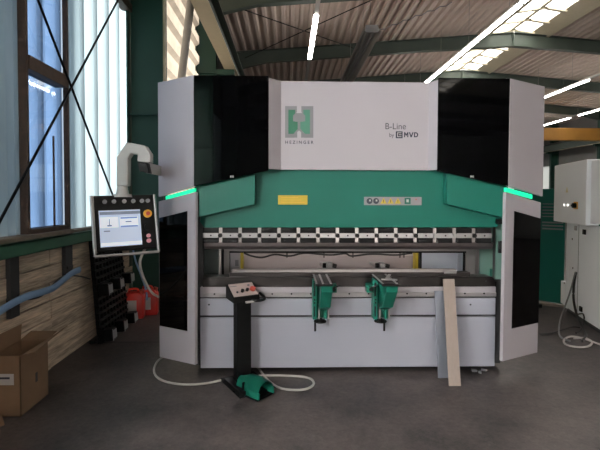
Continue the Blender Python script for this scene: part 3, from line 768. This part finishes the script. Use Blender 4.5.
# ================================================================== SHEET SUPPORTS
def sheet_support(px, side, label):
    x = W(px, 275, 4.47).x; zt_ = .985
    t = thing('sheet_support', label, 'support arm', (x, 4.42, .52), group='sheet support arms on the table rail')
    # upper arm with T-slots
    ar = obj('arm', MB().box(x - .075, x + .075, 3.98, 4.47, zt_ - .022, zt_), 'black', t, bevel=.002)
    for s in (-.070, -.012, .058) if side > 0 else (-.070, .058): obj('slide_strip', MB().box(x + s - .008, x + s + .008, 3.98, 4.47, zt_, zt_ + .006), 'alu', ar)
    if side < 0: obj('stop_finger', MB().obox((x + .02, 4.12, zt_ + .014), (.15, .03, .012), (0, 0, -.25)).obox((x + .05, 4.30, zt_ + .012), (.03, .2, .008), (0, 0, -.35)), 'alu', t, bevel=.002)
    # gusset body
    w = .052
    pr = [(x - w, 4.02, zt_ - .023), (x - w, 4.42, zt_ - .023), (x - w, 4.42, .66), (x - w, 4.36, .66), (x - w, 4.20, .72), (x - w, 4.03, .90)]
    obj('gusset', MB().prism([(p[0] + (0.025), p[1], p[2]) for p in pr], (2 * w, 0, 0)), 'green2', t, bevel=.006)
    bk = obj('bracket', MB().box(x - .085, x + .085, 4.40, 4.438, .57, zt_ - .03).box(x - .085, x - .045, 4.33, 4.40, .57, .95).box(x + .03, x + .06, 4.35, 4.40, .57, .72), 'green2', t, bevel=.004)
    pieces('guide_bar', [(x - .028, x - .015, 4.335, 4.40, .575, .72), (x + .065, x + .078, 4.335, 4.40, .575, .72)], 'alu', t)
    pieces('slot', [(x - .078, x - .06, 4.325, 4.332, .80, .93), (x - .074, x - .062, 4.325, 4.332, .60, .70)], 'black', t)
    for z in (.735, .765): obj('bolt', MB().cyl((x - .066, 4.322, z), (x - .066, 4.332, z), .009, n=10), 'black', t)
    # clamp knob at one side
    kx = x + side * .115
    kb = obj('clamp_block', MB().box(min(x + side * .08, x + side * .15), max(x + side * .08, x + side * .15), 4.34, 4.43, .83, .91).cyl((kx, 4.30, .87), (kx, 4.36, .87), .03), 'green2', t, bevel=.004)
    obj('lever', MB().cyl((kx, 4.30, .885), (kx + .06, 4.28, .915), .007, n=8).cyl((kx, 4.29, .87), (kx, 4.31, .87), .02), 'black', kb, smooth=True)
    # handwheel
    hw = MB(); cz = .545
    n = 24
    ring = [(x - .01 + .052 * math.cos(2 * PI * i / n), 4.36 + .052 * math.sin(2 * PI * i / n), cz) for i in range(n + 1)]
    hw.tube(ring, .010, 8, samples=0).cyl((x - .01, 4.36, cz - .012), (x - .01, 4.36, cz + .03), .018).box(x - .06, x + .04, 4.353, 4.367, cz - .006, cz + .006)
    wl = obj('handwheel', hw, 'black', t, smooth=True)
    hx_ = x - .06 if side > 0 else x + .02
    obj('handle', MB().cyl((hx_, 4.32, cz), (hx_, 4.32, cz - .085), .010, n=10), 'black', wl, smooth=True)
    return t
sheet_support(320.5, 1, 'green sheet support arm with straight silver slots, nearer the pedestal stand')
sheet_support(379.5, -1, 'green sheet support arm with angled silver stop, the one nearer the leaning boards')

# ================================================================== PEDAL STAND
A = R(30)
sp = WZ(242, 381); base = V((sp.x, sp.y + .03, 0))
st_ = thing('control_stand', 'black pedestal stand with slanted pale button box in front of machine', 'control stand', base, (0, 0, A))
obj('post', MB().box(-.072, .072, -.05, .05, .03, .80), 'blackm', st_, bevel=.006, local=True)
fo = obj('base', MB().box(-.19, .16, -.05, .09, 0, .025).box(-.19, -.12, -.37, .0, 0, .055).box(-.12, .20, -.33, .0, 0, .010).box(-.16, .0, -.37, -.33, 0, .05), 'blackm', st_, bevel=.004, local=True)
obj('bolt', MB().cyl((.09, -.1, .01), (.09, -.1, .03), .012, n=10), 'alu', st_, local=True)
# wedge box
bw = .135
bx = obj('button_box', MB().prism([(-bw, .08, .79), (-bw, -.11, .775), (-bw, -.10, .825), (-bw, .06, .925), (-bw, .08, .925)], (2 * bw, 0, 0)), 'blackm', st_, bevel=.004, local=True)
nrm = V((0, -.10, .16)).normalized()
fa, fb_ = V((0, -.10, .825)), V((0, .06, .925))
up = (fb_ - fa).normalized(); cn = (fa + fb_) / 2
rot = Matrix((V((1, 0, 0)), up, nrm)).transposed()
nrm = rot @ V((0, 0, 1))
fp = obj('face_plate', MB().obox(cn + nrm * .003, (2 * bw - .02, .17, .006), rot), mat('pinkish_face_plate', (.44, .345, .33, 1), .45), bx, local=True, bevel=.002)
for u, v, r_, m, nm in ((-.075, -.035, .010, 'dotb', 'key_switch'), (-.022, -.028, .016, 'black', 'button'), (.030, -.022, .015, 'dsteel', 'button'), (.088, -.018, .026, 'redk', 'stop_button'), (.07, .045, .012, 'silver', 'button')):
    c_ = cn + V((1, 0, 0)) * u + up * v + nrm * .006
    obj(nm, MB().cyl(c_, c_ + nrm * (.022 if r_ > .014 else .008), r_, n=18), m, bx, smooth=True, local=True)
c_ = cn + V((-.085, 0, 0)) + up * .05 + nrm * .0065
obj('plate_print', MB().obox(c_, (.07, .010, .001), rot), 'silver', fp, local=True)
obj('handle', MB().tube([(bw - .08, -.10, .78), (bw - .08, -.16, .79), (bw - .02, -.17, .79), (bw + .03, -.15, .80), (bw + .03, -.04, .83)], .013, 8, samples=4), 'black', bx, smooth=True, local=True)
obj('document_clip', MB().box(-.03, .10, -.165, -.135, .775, .79), 'paper', bx, local=True)
# foot pedal
pc = WZ(254, 395); fpd = thing('foot_pedal', 'green hooded foot pedal at the foot of the black pedestal stand', 'pedal', (pc.x + .01, pc.y, .012), (0, 0, R(50)))
# hood: ribbed shell profile (arch) with opening to -y
def arch(y, w, h, n=12):
    return [(w * math.cos(PI * i / n), y, h * min(1, (math.sin(PI * i / n)) ** .6)) for i in range(n + 1)]
hood = MB().sheet([arch(.17, .055, .12), arch(.10, .062, .145), arch(.05, .085, .165), arch(-.04, .098, .165), arch(-.13, .10, .14)], .008)
hood.prism([(.055 * math.cos(PI * i / 12), .17, .12 * min(1, math.sin(PI * i / 12) ** .6)) for i in range(13)], (0, .01, 0))
obj('hood', hood, 'green2', fpd, smooth=True, local=True)
obj('sole', MB().box(-.105, .105, -.13, .18, 0, .014), 'black', fpd, bevel=.004, local=True)
obj('treadle', MB().obox((0, .0, .05), (.13, .18, .014), (R(12), 0, 0)).box(-.09, .09, .06, .075, .02, .11), 'black', fpd, bevel=.004, local=True)
pieces('side_skirt', [(.085, .10, -.14, -.03, .012, .07), (-.10, -.085, -.14, -.03, .012, .07)], 'green2', fpd, local=True, bevel=.003)
obj('rubber_bumper', MB().box(.11, .16, -.05, .05, .0, .06), 'black', fpd, local=True, bevel=.008)
# cables on the floor
r_ = .011
def fl(px, py, z=r_): return WZ(px, py, z)
cb = obj('cable', MB().tube([fl(164, 356), fl(157, 362), fl(154, 370), fl(157, 377), fl(167, 382), fl(185, 384.5), fl(205, 383.5), fl(222, 380), fl(232, 377)], r_, 8), 'cable_w', smooth=True)
tag(cb, 'white cable curving over the floor from left guard to pedestal', 'cable')
cb = obj('cable', MB().tube([fl(247, 363), fl(256, 366), fl(263, 374), fl(270, 382), fl(280, 388), fl(294, 390), (fl(306, 389)), fl(313.5, 384.5), fl(311, 379), fl(300, 376.5), fl(280, 375.5), fl(262, 375.5), fl(252, 376.5)], r_, 8), 'cable_w', smooth=True)
tag(cb, 'white cable looped on the floor right of the foot pedal', 'cable')

# planks
def lean(name, pts_b, pts_t, yb, yt, th, m, label, cat):
    (a, c), (d, e) = pts_b, pts_t
    z_t = W(350, d[1], yt).z
    P4 = [V((W(a[0], a[1], yb).x, yb, .0)), V((W(c[0], c[1], yb).x, yb, .0)), V((W(e[0], e[1], yt).x, yt, z_t)), V((W(d[0], d[1], yt).x, yt, z_t))]
    n = (P4[1] - P4[0]).cross(P4[3] - P4[0]).normalized()
    if n.y < 0: n = -n
    o = obj(name, MB().prism(P4, n * th), m, bevel=.002); tag(o, label, cat); return o
lean('sheet_metal_strip', ((438, 378), (449, 378)), ((434.5, 291), (447.5, 291)), WZ(440, 378).y, 4.425, .006, 'bluesheet', 'blue grey flat strip leaning on the table behind the pale board', 'board')
lean('wooden_board', ((449, 386), (461, 386)), ((443, 279), (454.5, 279)), WZ(455, 386).y, 4.405, .012, 'ply', 'long pale wooden board leaning on the table in front of the grey strip', 'board')

# ================================================================== CONTROL CONSOLE
cy = 3.98
cc = W(125.6, 224.6, cy)
con = thing('control_console', 'control console with lit screen hanging from a pale swing arm', 'control panel', (cc.x, cc.y, cc.z))
cr = Euler((-R(14), 0, R(24))).to_matrix() @ Matrix.Rotation(R(0), 3, 'Y')
cr = Matrix.Rotation(R(29), 3, 'Z') @ Matrix.Rotation(R(-9), 3, 'X') @ Matrix.Rotation(R(-1.6), 3, 'Y')
# local frame: x right, y depth, z up (origin at panel centre)
def cbx(mb, x0, x1, y0, y1, z0, z1):
    return mb.obox(cc + cr @ V(((x0 + x1) / 2, (y0 + y1) / 2, (z0 + z1) / 2)), (x1 - x0, y1 - y0, z1 - z0), cr)
hw_, hh = .262, .262
obj('enclosure', cbx(MB(), -hw_ + .01, hw_ - .01, 0, .09, -.225, .262), 'black', con, bevel=.008)
scr = obj('screen', cbx(MB(), -.212, .128, -.004, 0, -.185, .13), 'screen', con)
def su(x0, x1, z0, z1, m, nm): obj(nm, cbx(MB(), x0, x1, -.0055, -.004, z0, z1), m, scr)
su(-.205, .128, .092, .118, 'screenb' if False else 'screend', 'menu_bar')
su(-.205, -.06, -.02, .07, 'screenw', 'drawing_field'); su(-.045, .105, -.01, .07, 'screenw', 'table_field')
o_ = MB(); cbx(o_, -.135, -.128, -.007, -.0055, .0, .055); cbx(o_, -.15, -.113, -.007, -.0055, -.01, .004); obj('drawing', o_, 'screend', scr)
o_ = MB(); cbx(o_, -.04, .10, -.007, -.0055, .052, .066); cbx(o_, -.04, .10, -.007, -.0055, -.022, -.008); obj('blue_row', o_, 'screenb', scr)
o_ = MB(); cbx(o_, .0, .05, -.007, -.0055, .02, .032); cbx(o_, -.18, -.13, -.007, -.0055, -.055, -.045); obj('value_text', o_, 'screend', scr)
su(-.205, .128, -.175, -.15, 'screenw', 'task_bar')
for i, x in enumerate((-.16, -.085, .0, .075, .15, .20)):
    q0 = cc + cr @ V((x, -.002, .205)); q1 = cc + cr @ V((x, -.02, .205))
    obj('button', MB().cyl(q0, q1, .018, n=16), 'alu' if i == 2 else 'heater', con, smooth=True)
for (x, z, rr, m) in ((.19, .088, .036, 'orange'), (.185, -.11, .017, 'pinkb'), (.185, -.155, .019, 'pinkb'), (.185, -.03, .03, 'blackm')):
    q0 = cc + cr @ V((x, 0, z)); q1 = cc + cr @ V((x, -.025, z))
    k = obj('knob', MB().cyl(q0, q1, rr, n=20), m, con, smooth=True)
    if m == 'orange': obj('knob_cap', MB().cyl(q1, cc + cr @ V((x, -.035, z)), rr * .5, n=16), 'redk', k, smooth=True)
fr = MB()
for pts in ([(-hw_, .0, .26), (-hw_, -.02, -.26)], [(hw_, .0, .26), (hw_, -.02, -.26)], [(-hw_, -.02, -.26), (hw_, -.02, -.26)]):
    a, c = [cc + cr @ V(p) for p in pts]; fr.cyl(a, c, .013, n=10)
cbx(fr, -hw_, -hw_ + .02, 0, .09, -.23, .262)
obj('bumper_frame', fr, 'alu', con, smooth=True)
# arm
def ap_(px, py, Y=cy + .06): return W(px, py, Y)
nk = MB().cyl(ap_(122.5, 194.5), ap_(122.5, 186), .055, .042, n=16).cyl(ap_(122.5, 197), ap_(122.5, 194), .085, .075, n=16)
obj('swivel', nk, 'arm', con, smooth=True)
yb_ = cy + .02
poly = [(116.3, 186), (116.3, 157), (126.5, 142), (145, 145.5), (150.5, 154), (150.5, 163), (137, 161.5), (137.5, 154.5), (131, 153.5), (127.8, 158), (127.5, 186)]
obj('arm', MB().prism([W(px, py, yb_) for px, py in poly], (0, .09, 0)), 'arm', con, bevel=.01)
obj('arm_joint', MB().prism([W(px, py, yb_ + .01) for px, py in ((137, 162), (147, 163), (149.5, 173.5), (139.5, 171.5))], (0, .08, 0)), 'black', con, bevel=.006)
yj = yb_ + .03
a, c = W(146, 168, yj), W(166, 172, YF + .15)
obj('mounting_arm', MB().prism([a + V((0, 0, .05)), c + V((0, 0, .05)), c - V((0, 0, .05)), a - V((0, 0, .045))], (0, .06, 0)), 'arm', con, bevel=.006)
o = obj('cable', MB().tube([cc + cr @ V((.16, .05, -.22)), W(140, 262, 4.1), W(143, 276, 4.2), W(150, 290, 4.35), W(157, 296, 4.5), W(168, 298, 4.62)], .012, 8), 'cable_w', smooth=True); tag(o, 'pale hose hanging below the control console to the machine', 'cable')
o = obj('cable', MB().tube([W(133, 250, 6.8), W(136, 262, 6.8), W(141, 275, 6.8), W(146, 290, 6.7), W(147, 300, 6.6)], .014, 8), 'blue', smooth=True); tag(o, 'blue hose hanging on the green column behind the red canisters', 'hose')

# ================================================================== LEFT WALL THINGS
# black plastic pallet standing on edge, underside out
pt = thing('plastic_pallet', 'black plastic pallet standing on edge, leaning on the boarded wall', 'pallet', (XL + .22, 5.38, 0), (0, R(-4.5), 0))
pm = MB(); Wd, Ht = .93, 1.24
for i in range(15): z = .02 + i * (Ht - .05) / 14; pm.box(-.05, -.015 + .004 * (i % 2), 0, Wd, z - .014, z + .014)
for i in range(10): y = .02 + i * (Wd - .04) / 9; pm.box(-.05, -.022, y - .010, y + .010, 0, Ht)
pm.box(-.065, -.045, 0, Wd, 0, Ht)
obj('deck', pm, 'black', pt, local=True)
for zc_ in (.09, .64, 1.17):
    for yc in (.09, .47, .86):
        f = obj('block', MB().box(-.01, .11, yc - .075, yc + .075, zc_ - .07, zc_ + .07), 'black', pt, bevel=.012, local=True)
        obj('block_rib', MB().box(.11, .114, yc - .06, yc + .06, zc_ - .05, zc_ + .05).box(.114, .118, yc - .07, yc - .055, zc_ - .07, zc_ + .07), 'heater', f, local=True)
# red canisters
def canister(loc, rz, label, first=None):
    if first:
        t = copy_tree(first); t.location = loc; t.rotation_euler = (0, 0, rz); t['label'] = label; return t
    t = thing('canister', label, 'canister', loc, (0, 0, rz), group='red plastic canisters by the wall')
    w, d, h = .138, .085, .33
    b = MB().prism([(-w, -d, 0), (w, -d, 0), (w, -d, h), (w * .55, -d, h + .05), (-w * .75, -d, h + .05), (-w, -d, h)], (0, 2 * d, 0))
    obj('body', b, 'red', t, bevel=.022, local=True, smooth=True)
    obj('grip', MB().tube([(-w * .55, 0, h + .04), (-w * .5, 0, h + .085), (0, 0, h + .095), (w * .35, 0, h + .085), (w * .4, 0, h + .04)], .016, 8, samples=4), 'red', t, smooth=True, local=True)
    obj('cap', MB().cyl((w * .68, 0, h + .02), (w * .80, 0, h + .075), .032, n=16), 'redk', t, smooth=True, local=True)
    obj('paper_label', MB().box(-.085, .045, -d - .001, -d + .002, .09, .27), 'paper', t, local=True)
    return t
cn1 = canister((-2.225, 6.56, 0), R(6), 'red canister with white label, the nearer one beside the pallet')
canister((-2.085, 6.755, 0), R(8), 'red canister half hidden behind the nearer red canister', cn1)
q = WZ(154.5, 309.5); o = obj('red_tray', MB().prism([(q.x - .07, q.y + .1, 0), (q.x + .16, q.y + .1, 0), (q.x + .10, q.y + .1, .03), (q.x - .10, q.y + .1, .24), (q.x - .13, q.y + .1, .22)], (0, .2, 0)), 'red', bevel=.01); tag(o, 'red plastic scoop lying right of the canisters near the green column', 'tray')
q = WZ(126, 321); o = obj('rag', MB().prism([(q.x - .07, q.y, 0), (q.x + .07, q.y - .03, 0), (q.x + .09, q.y + .05, 0), (q.x - .05, q.y + .08, 0)], (.01, .01, .05)), 'paper', bevel=.015); tag(o, 'crumpled white rag on the floor between pallet and canisters', 'rag')
q = WZ(92, 344); o = obj('plug', MB().cyl((q.x - .03, q.y, .02), (q.x + .04, q.y + .02, .02), .02, n=10), 'black', bevel=.004); tag(o, 'small black plug on the floor below the pallet corner', 'plug')

# cardboard box
nb = WZ(21, 416.5); fb2 = WZ(48.5, 394)
bxx1 = (nb.x + fb2.x) / 2; bx0 = bxx1 - .235; by0 = nb.y; by1 = fb2.y; bh = W(22, 356.5, nb.y).z
ct = thing('cardboard_box', 'open brown cardboard box with raised flaps standing by the boarded wall', 'box', ((bx0 + bxx1) / 2, by0, 0))
tk = .006
obj('body', MB().box(bx0, bxx1, by0, by0 + tk, 0, bh).box(bx0, bxx1, by1 - tk, by1, 0, bh).box(bx0, bx0 + tk, by0, by1, 0, bh).box(bxx1 - tk, bxx1, by0, by1, 0, bh).box(bx0, bxx1, by0, by1, 0, tk), 'card', ct)
def flap(p, q_, d): return MB().prism([V(p), V(q_), V(q_) + V(d[0]), V(p) + V(d[1])], (0, 0, tk))
obj('flap', flap((bxx1, by0, bh), (bxx1, by1, bh), ((.13, .09, .10), (.12, -.01, .035))), 'card', ct)
obj('flap', flap((bx0, by1, bh), (bxx1, by1, bh), ((.0, .16, .03), (.0, .16, .03))), 'card', ct)
obj('flap', flap((bx0, by0, bh), (bxx1, by0, bh), ((.0, -.13, -.02), (.0, -.13, -.02))) if False else flap((bx0, by0, bh), (bxx1, by0, bh), ((-.02, .1, -.12), (0, .1, -.12))), 'card', ct)
obj('flap', flap((bx0, by0, bh), (bx0, by1, bh), ((.01, .0, .14), (.01, 0, .14))), 'card', ct)
q0, q1 = W(-3, 374, by0), W(14, 385, by0)
lbl = obj('shipping_label', MB().box(q0.x, q1.x, by0 - .002, by0, q1.z, q0.z), 'paper', ct)
obj('label_print', MB().box(q0.x, q0.x + .10, by0 - .003, by0 - .002, q0.z - .042, q0.z - .026), 'dotb', lbl)
q = WX(36.5, 377, bxx1); obj('hand_hole', MB().box(bxx1 - .001, bxx1 + .001, q.y - .016, q.y + .016, q.z - .04, q.z + .04), 'gap', ct)
q = WZ(0, 425); o = obj('cardboard_piece', MB().prism([V((q.x - .12, q.y - .12, 0)), V((q.x - .02, q.y - .10, 0)), V((q.x + .035, q.y + .0, 0)), V((q.x - .03, q.y + .06, .06)), V((q.x - .12, q.y + .06, .07))], (0, 0, .006)), 'card'); tag(o, 'loose piece of cardboard on the floor at the left picture edge', 'cardboard')

# blue flat hose on the wall
hp_ = [(-14, 320), (0, 311), (15, 302), (28, 296), (42, 292), (54, 287.5), (64, 279.5), (72, 273), (80, 269.5)]
o = obj('flat_hose', MB().tube([WX(px, py, XL + .10) for px, py in hp_], .03, 10, flat=(.012, .035)), 'blue', smooth=True); tag(o, 'blue flat hose slung along the boarded wall under the green rail', 'hose')
o = obj('cable', MB().tube([WX(px, py, XL + .085) for px, py in ((18, 296), (26, 299), (36, 298), (45, 293), (62, 277), (78, 276), (90, 279))], .009, 6), 'cable_k', smooth=True); tag(o, 'thin black cable sagging just beneath the blue flat hose', 'cable')

# ================================================================== RIGHT SIDE
# white electrical cabinets: face runs from near corner Pn to far corner Pf
Pn = WZ(600, 334.5); Pf = WZ(561.5, 309)
dirf = V((Pf.x - Pn.x, Pf.y - Pn.y, 0)).normalized()       # along the face, away from camera
nf = V((dirf.y, -dirf.x, 0))                                # to the right, into the cabinet
if nf.x < 0: nf = -nf
ang = math.atan2(dirf.y, dirf.x) - PI / 2
cab = thing('electrical_cabinet', 'white electrical cabinet with yellow and black rotary switch and hanging cables', 'cabinet', (Pn.x, Pn.y, 0), (0, 0, ang))
L_ = (Pf - Pn).length
def loc(p): return Matrix.Rotation(-ang, 3, 'Z') @ (V(p) - V((Pn.x, Pn.y, 0)))
def onface(px, py, xo=0.0):
    """local point where the pixel's ray meets the local plane x = xo"""
    o_ = Matrix.Rotation(-ang, 3, 'Z') @ (CO - V((Pn.x, Pn.y, 0))); d = Matrix.Rotation(-ang, 3, 'Z') @ ray(px, py)
    t_ = (xo - o_.x) / d.x; return o_ + d * t_
PX2 = -.16
p_bl = onface(553.5, 221, PX2); p_tl = onface(553.5, 166, PX2); p_tr = onface(587, 161.5, PX2); p_br = onface(580, 226, PX2)
top_z = p_tl.z
lower_y1 = onface(566, 260).y
obj('body', MB().box(0, .6, -.9, lower_y1, .06, p_bl.z + .02), 'cab', cab, bevel=.006, local=True)
obj('plinth', MB().box(.02, .6, -.88, lower_y1 - .02, 0, .06), 'gap', cab, local=True)
obj('side_unit', MB().box(.0, .5, lower_y1 + .003, onface(560.5, 300).y, .09, onface(562, 281).z), 'cab', cab, bevel=.006, local=True)
ub = obj('upper_box', MB().box(PX2, .5, p_tr.y, p_bl.y, p_bl.z, top_z), 'cab', cab, bevel=.008, local=True)
obj('tall_unit', MB().box(PX2 + .05, .6, -.9, p_tr.y - .01, p_bl.z + .03, top_z - .02), 'cab', cab, bevel=.008, local=True)
# dark joint + green strip under upper box
q = onface(590, 223, -.004); obj('vent_strip', MB().box(-.004, 0, -.85, onface(581, 222).y, p_bl.z - .005, p_bl.z + .025), 'green', cab, local=True)
def stud(px, py, xo, ry, rz, m, nm, d=.02):
    q = onface(px, py, xo); return obj(nm, MB().box(xo - d, xo, q.y - ry, q.y + ry, q.z - rz, q.z + rz), m, cab, bevel=.003, local=True)
q = onface(576, 205.5, PX2)
sw = obj('switch_plate', MB().box(PX2 - .008, PX2, q.y - .07, q.y + .07, q.z - .05, q.z + .05), 'orange', cab, local=True, bevel=.004)
obj('rotary_switch', MB().cyl((PX2 - .05, q.y - .01, q.z), (PX2 - .008, q.y - .01, q.z), .035, n=18).box(PX2 - .06, PX2 - .03, q.y - .045, q.y + .02, q.z - .012, q.z + .012), 'blackm', sw, local=True)
for px in (564.5, 568): 
    q = onface(px, 205, PX2); obj('indicator_lamp', MB().cyl((PX2 - .012, q.y, q.z), (PX2, q.y, q.z), .018, n=14), emit('white_indicator', (1, .95, .9, 1), 1.5), cab, local=True, smooth=True)
q = onface(567, 190, PX2); obj('hazard_sticker', MB().prism([(PX2, q.y - .045, q.z - .035), (PX2, q.y + .045, q.z - .035), (PX2, q.y, q.z + .045)], (-.002, 0, 0)), mat('faded_yellow_sticker', (.75, .66, .42, 1), .5), cab, local=True)
for px, py in ((585, 232), (581.5, 309)): stud(px, py, 0, .04, .035, 'blackm', 'latch')
for px, py in ((572.5, 239), (573, 268), (564.5, 283)): stud(px, py, 0, .014, .014, 'dsteel', 'screw', .006)
q = onface(576.5, 228, 0); obj('key_lock', MB().box(-.02, 0, q.y - .03, q.y + .03, q.z - .035, q.z + .03), 'alu', cab, bevel=.003, local=True)
q = onface(572, 250); obj('door_seam', MB().box(-.002, 0, onface(578.5, 250).y - .004, onface(578.5, 250).y + .004, .08, p_bl.z - .01), 'gap', cab, local=True)
# green guard wall behind
g0 = WZ(534, 302); g1_ = WZ(563, 306.5)
gd = (g1_ - g0); gn = V((-gd.y, gd.x, 0)).normalized()
if gn.y < 0: gn = -gn
gg = thing('machine_guard', 'green sheet guard panel standing between press and white cabinet', 'guard', (g0.x, g0.y, 0))
zg = W(541, 189, g0.y).z
g0b = g0 - gd * .6
obj('panel', MB().prism([V((g0b.x, g0b.y, .04)), V((g1_.x, g1_.y, .04)), V((g1_.x, g1_.y, zg)), V((g0b.x, g0b.y, zg))], gn * .04), 'green', gg, bevel=.004)
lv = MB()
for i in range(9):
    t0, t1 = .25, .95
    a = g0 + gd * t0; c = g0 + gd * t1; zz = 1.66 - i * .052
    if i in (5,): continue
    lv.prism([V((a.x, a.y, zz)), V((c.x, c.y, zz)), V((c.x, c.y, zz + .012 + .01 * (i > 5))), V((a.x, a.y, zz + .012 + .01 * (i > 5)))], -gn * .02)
obj('reflection_stripe', lv, 'silver', gg)  # reflections on the green panel, modelled as raised pale stripes
o = obj('timber_strip', MB().prism([V((g0.x - .25, g0.y - .10, 0)), V((g0.x + .1, g0.y - .30, 0)), V((g1_.x + .1, g1_.y - .12, 0)), V((g1_.x - .02, g1_.y - .02, 0)), V((g0.x, g0.y - .02, 0))], (0, 0, .035)), 'ply'); tag(o, 'pale timber strip on the floor along the green guard panel', 'board')
o = obj('power_plug', MB().box(0, 1, 0, 1, 0, 1), 'black'); bpy.data.objects.remove(o)
# cables down the cabinet
def cp(px, py, xo=-.03): 
    q = onface(px, py, xo); return Matrix.Rotation(ang, 3, 'Z') @ q + V((Pn.x, Pn.y, 0))
def fz(px, py, z=.014): return WZ(px, py, z)
o = obj('cable', MB().tube([cp(576, 272, -.02), cp(574, 284), cp(573.5, 298), cp(576, 312, -.05), cp(580, 322, -.10), fz(584, 330), fz(586, 336), fz(582, 341)], .017, 8), 'cable_k', smooth=True); tag(o, 'thick black cable hanging down the white cabinet front', 'cable')
o = obj('cable', MB().tube([cp(575.5, 272, -.03), cp(570, 292, -.06), cp(563, 312, -.1), fz(559.5, 324), fz(559, 333), fz(562, 338), fz(570, 341)], .012, 8), 'cable_g', smooth=True); tag(o, 'grey cable hanging left of the thick black cable to the floor', 'cable')
o = obj('cable', MB().tube([fz(604, 346), fz(592, 341.5), fz(580, 337.5), fz(570, 336.5), fz(564, 340), fz(566, 344.5), fz(577, 347), fz(588, 346.5), fz(592, 342), fz(585, 338), fz(574, 338.5)], .012, 8), 'cable_w', smooth=True); tag(o, 'white cable coiled on the floor in front of the white cabinet', 'cable')
o = obj('cable', MB().tube([cp(568, 309, -.02), cp(576, 314, -.05), cp(583, 314, -.05), cp(584, 322, -.05), fz(581, 330), fz(576, 333)], .010, 6), 'cable_k', smooth=True); tag(o, 'thin black cable with plug lying beside the thick black cable', 'cable')
o = obj('cable', MB().tube([fz(540, 334), fz(552, 333), fz(562, 330), fz(572, 327), fz(580, 327.5)], .009, 6), 'cable_k', smooth=True); tag(o, 'thin dark cable across the floor from guard door to cabinet', 'cable')
q = WZ(535, 308); o = obj('rubber_stop', MB().box(q.x - .05, q.x + .12, q.y, q.y + .12, 0, .06), 'black', bevel=.01); tag(o, 'small black rubber block on the floor behind the right guard', 'block')
# litter under the right end of the machine
for k, (px, py) in enumerate(((474, 371.5), (480, 373), (484, 371))):
    q = WZ(px, py); o = obj('scrap_piece', MB().obox((q.x, q.y, .012), (.05, .03, .02), (.1, .05, k * 1.1)), 'silver'); tag(o, 'small light scrap piece on the floor under the right table end', 'scrap', 'scrap under the machine')

# ================================================================== LIGHT
w = bpy.data.worlds.new('world'); sc.world = w; w.use_nodes = True
bg = w.node_tree.nodes['Background']; bg.inputs[0].default_value = (.88, .95, 1.0, 1); bg.inputs[1].default_value = 1.15
def area(name, loc, rot, sx, sy, power, c=(1, 1, 1)):
    l = bpy.data.lights.new(name, 'AREA'); l.shape = 'RECTANGLE'; l.size = sx; l.size_y = sy; l.energy = power; l.color = c
    o = bpy.data.objects.new(name, l); C.objects.link(o); o.location = loc; o.rotation_euler = rot; return o
# daylight over the skylight (outside the glazing) and outside the left sheets
area('skylight_daylight', (8.3, (Y0 + Y1) / 2, 9.0), (0, 0, 0), 3.0, Y1 - Y0, 9000, (1, .96, .96))
area('gate_fill_light', (3.0, YBK - .8, 2.1), (PI / 2, 0, 0), 6, 3.4, 800, (1, .97, 1))  # added lamp outside the unseen gate, brightens the machine front
area('side_fill_light', (XL - .5, -1.65, 3.0), (0, -PI / 2, 0), 2.8, 7.2, 4000, (.93, .95, 1))  # added lamp, fills the interior through the unseen side glazing
def aim(loc, tgt): return (V(tgt) - V(loc)).to_track_quat('-Z', 'Y').to_euler()
area('window_daylight', (XL - 4.5, 11.5, 4.0), aim((XL - 4.5, 11.5, 4.0), (XL, 4.5, 2.4)), 5, 5, 2000, (.88, .96, 1))
area('throat_fill_light', (PX, 5.06, 1.56), aim((PX, 5.06, 1.56), (PX, 5.22, 1.1)), 2.6, .05, 6, (1, .93, .9))  # added lamp hidden behind the ram, brightens the press opening
sc.view_settings.view_transform = 'Standard'; sc.view_settings.look = 'None'; sc.view_settings.gamma = 1
sc.view_settings.exposure = -0.08
sc.cycles.max_bounces = 10; sc.cycles.diffuse_bounces = 5; sc.cycles.transparent_max_bounces = 12
sc.cycles.use_denoising = True
sc.cycles.sample_clamp_indirect = 6
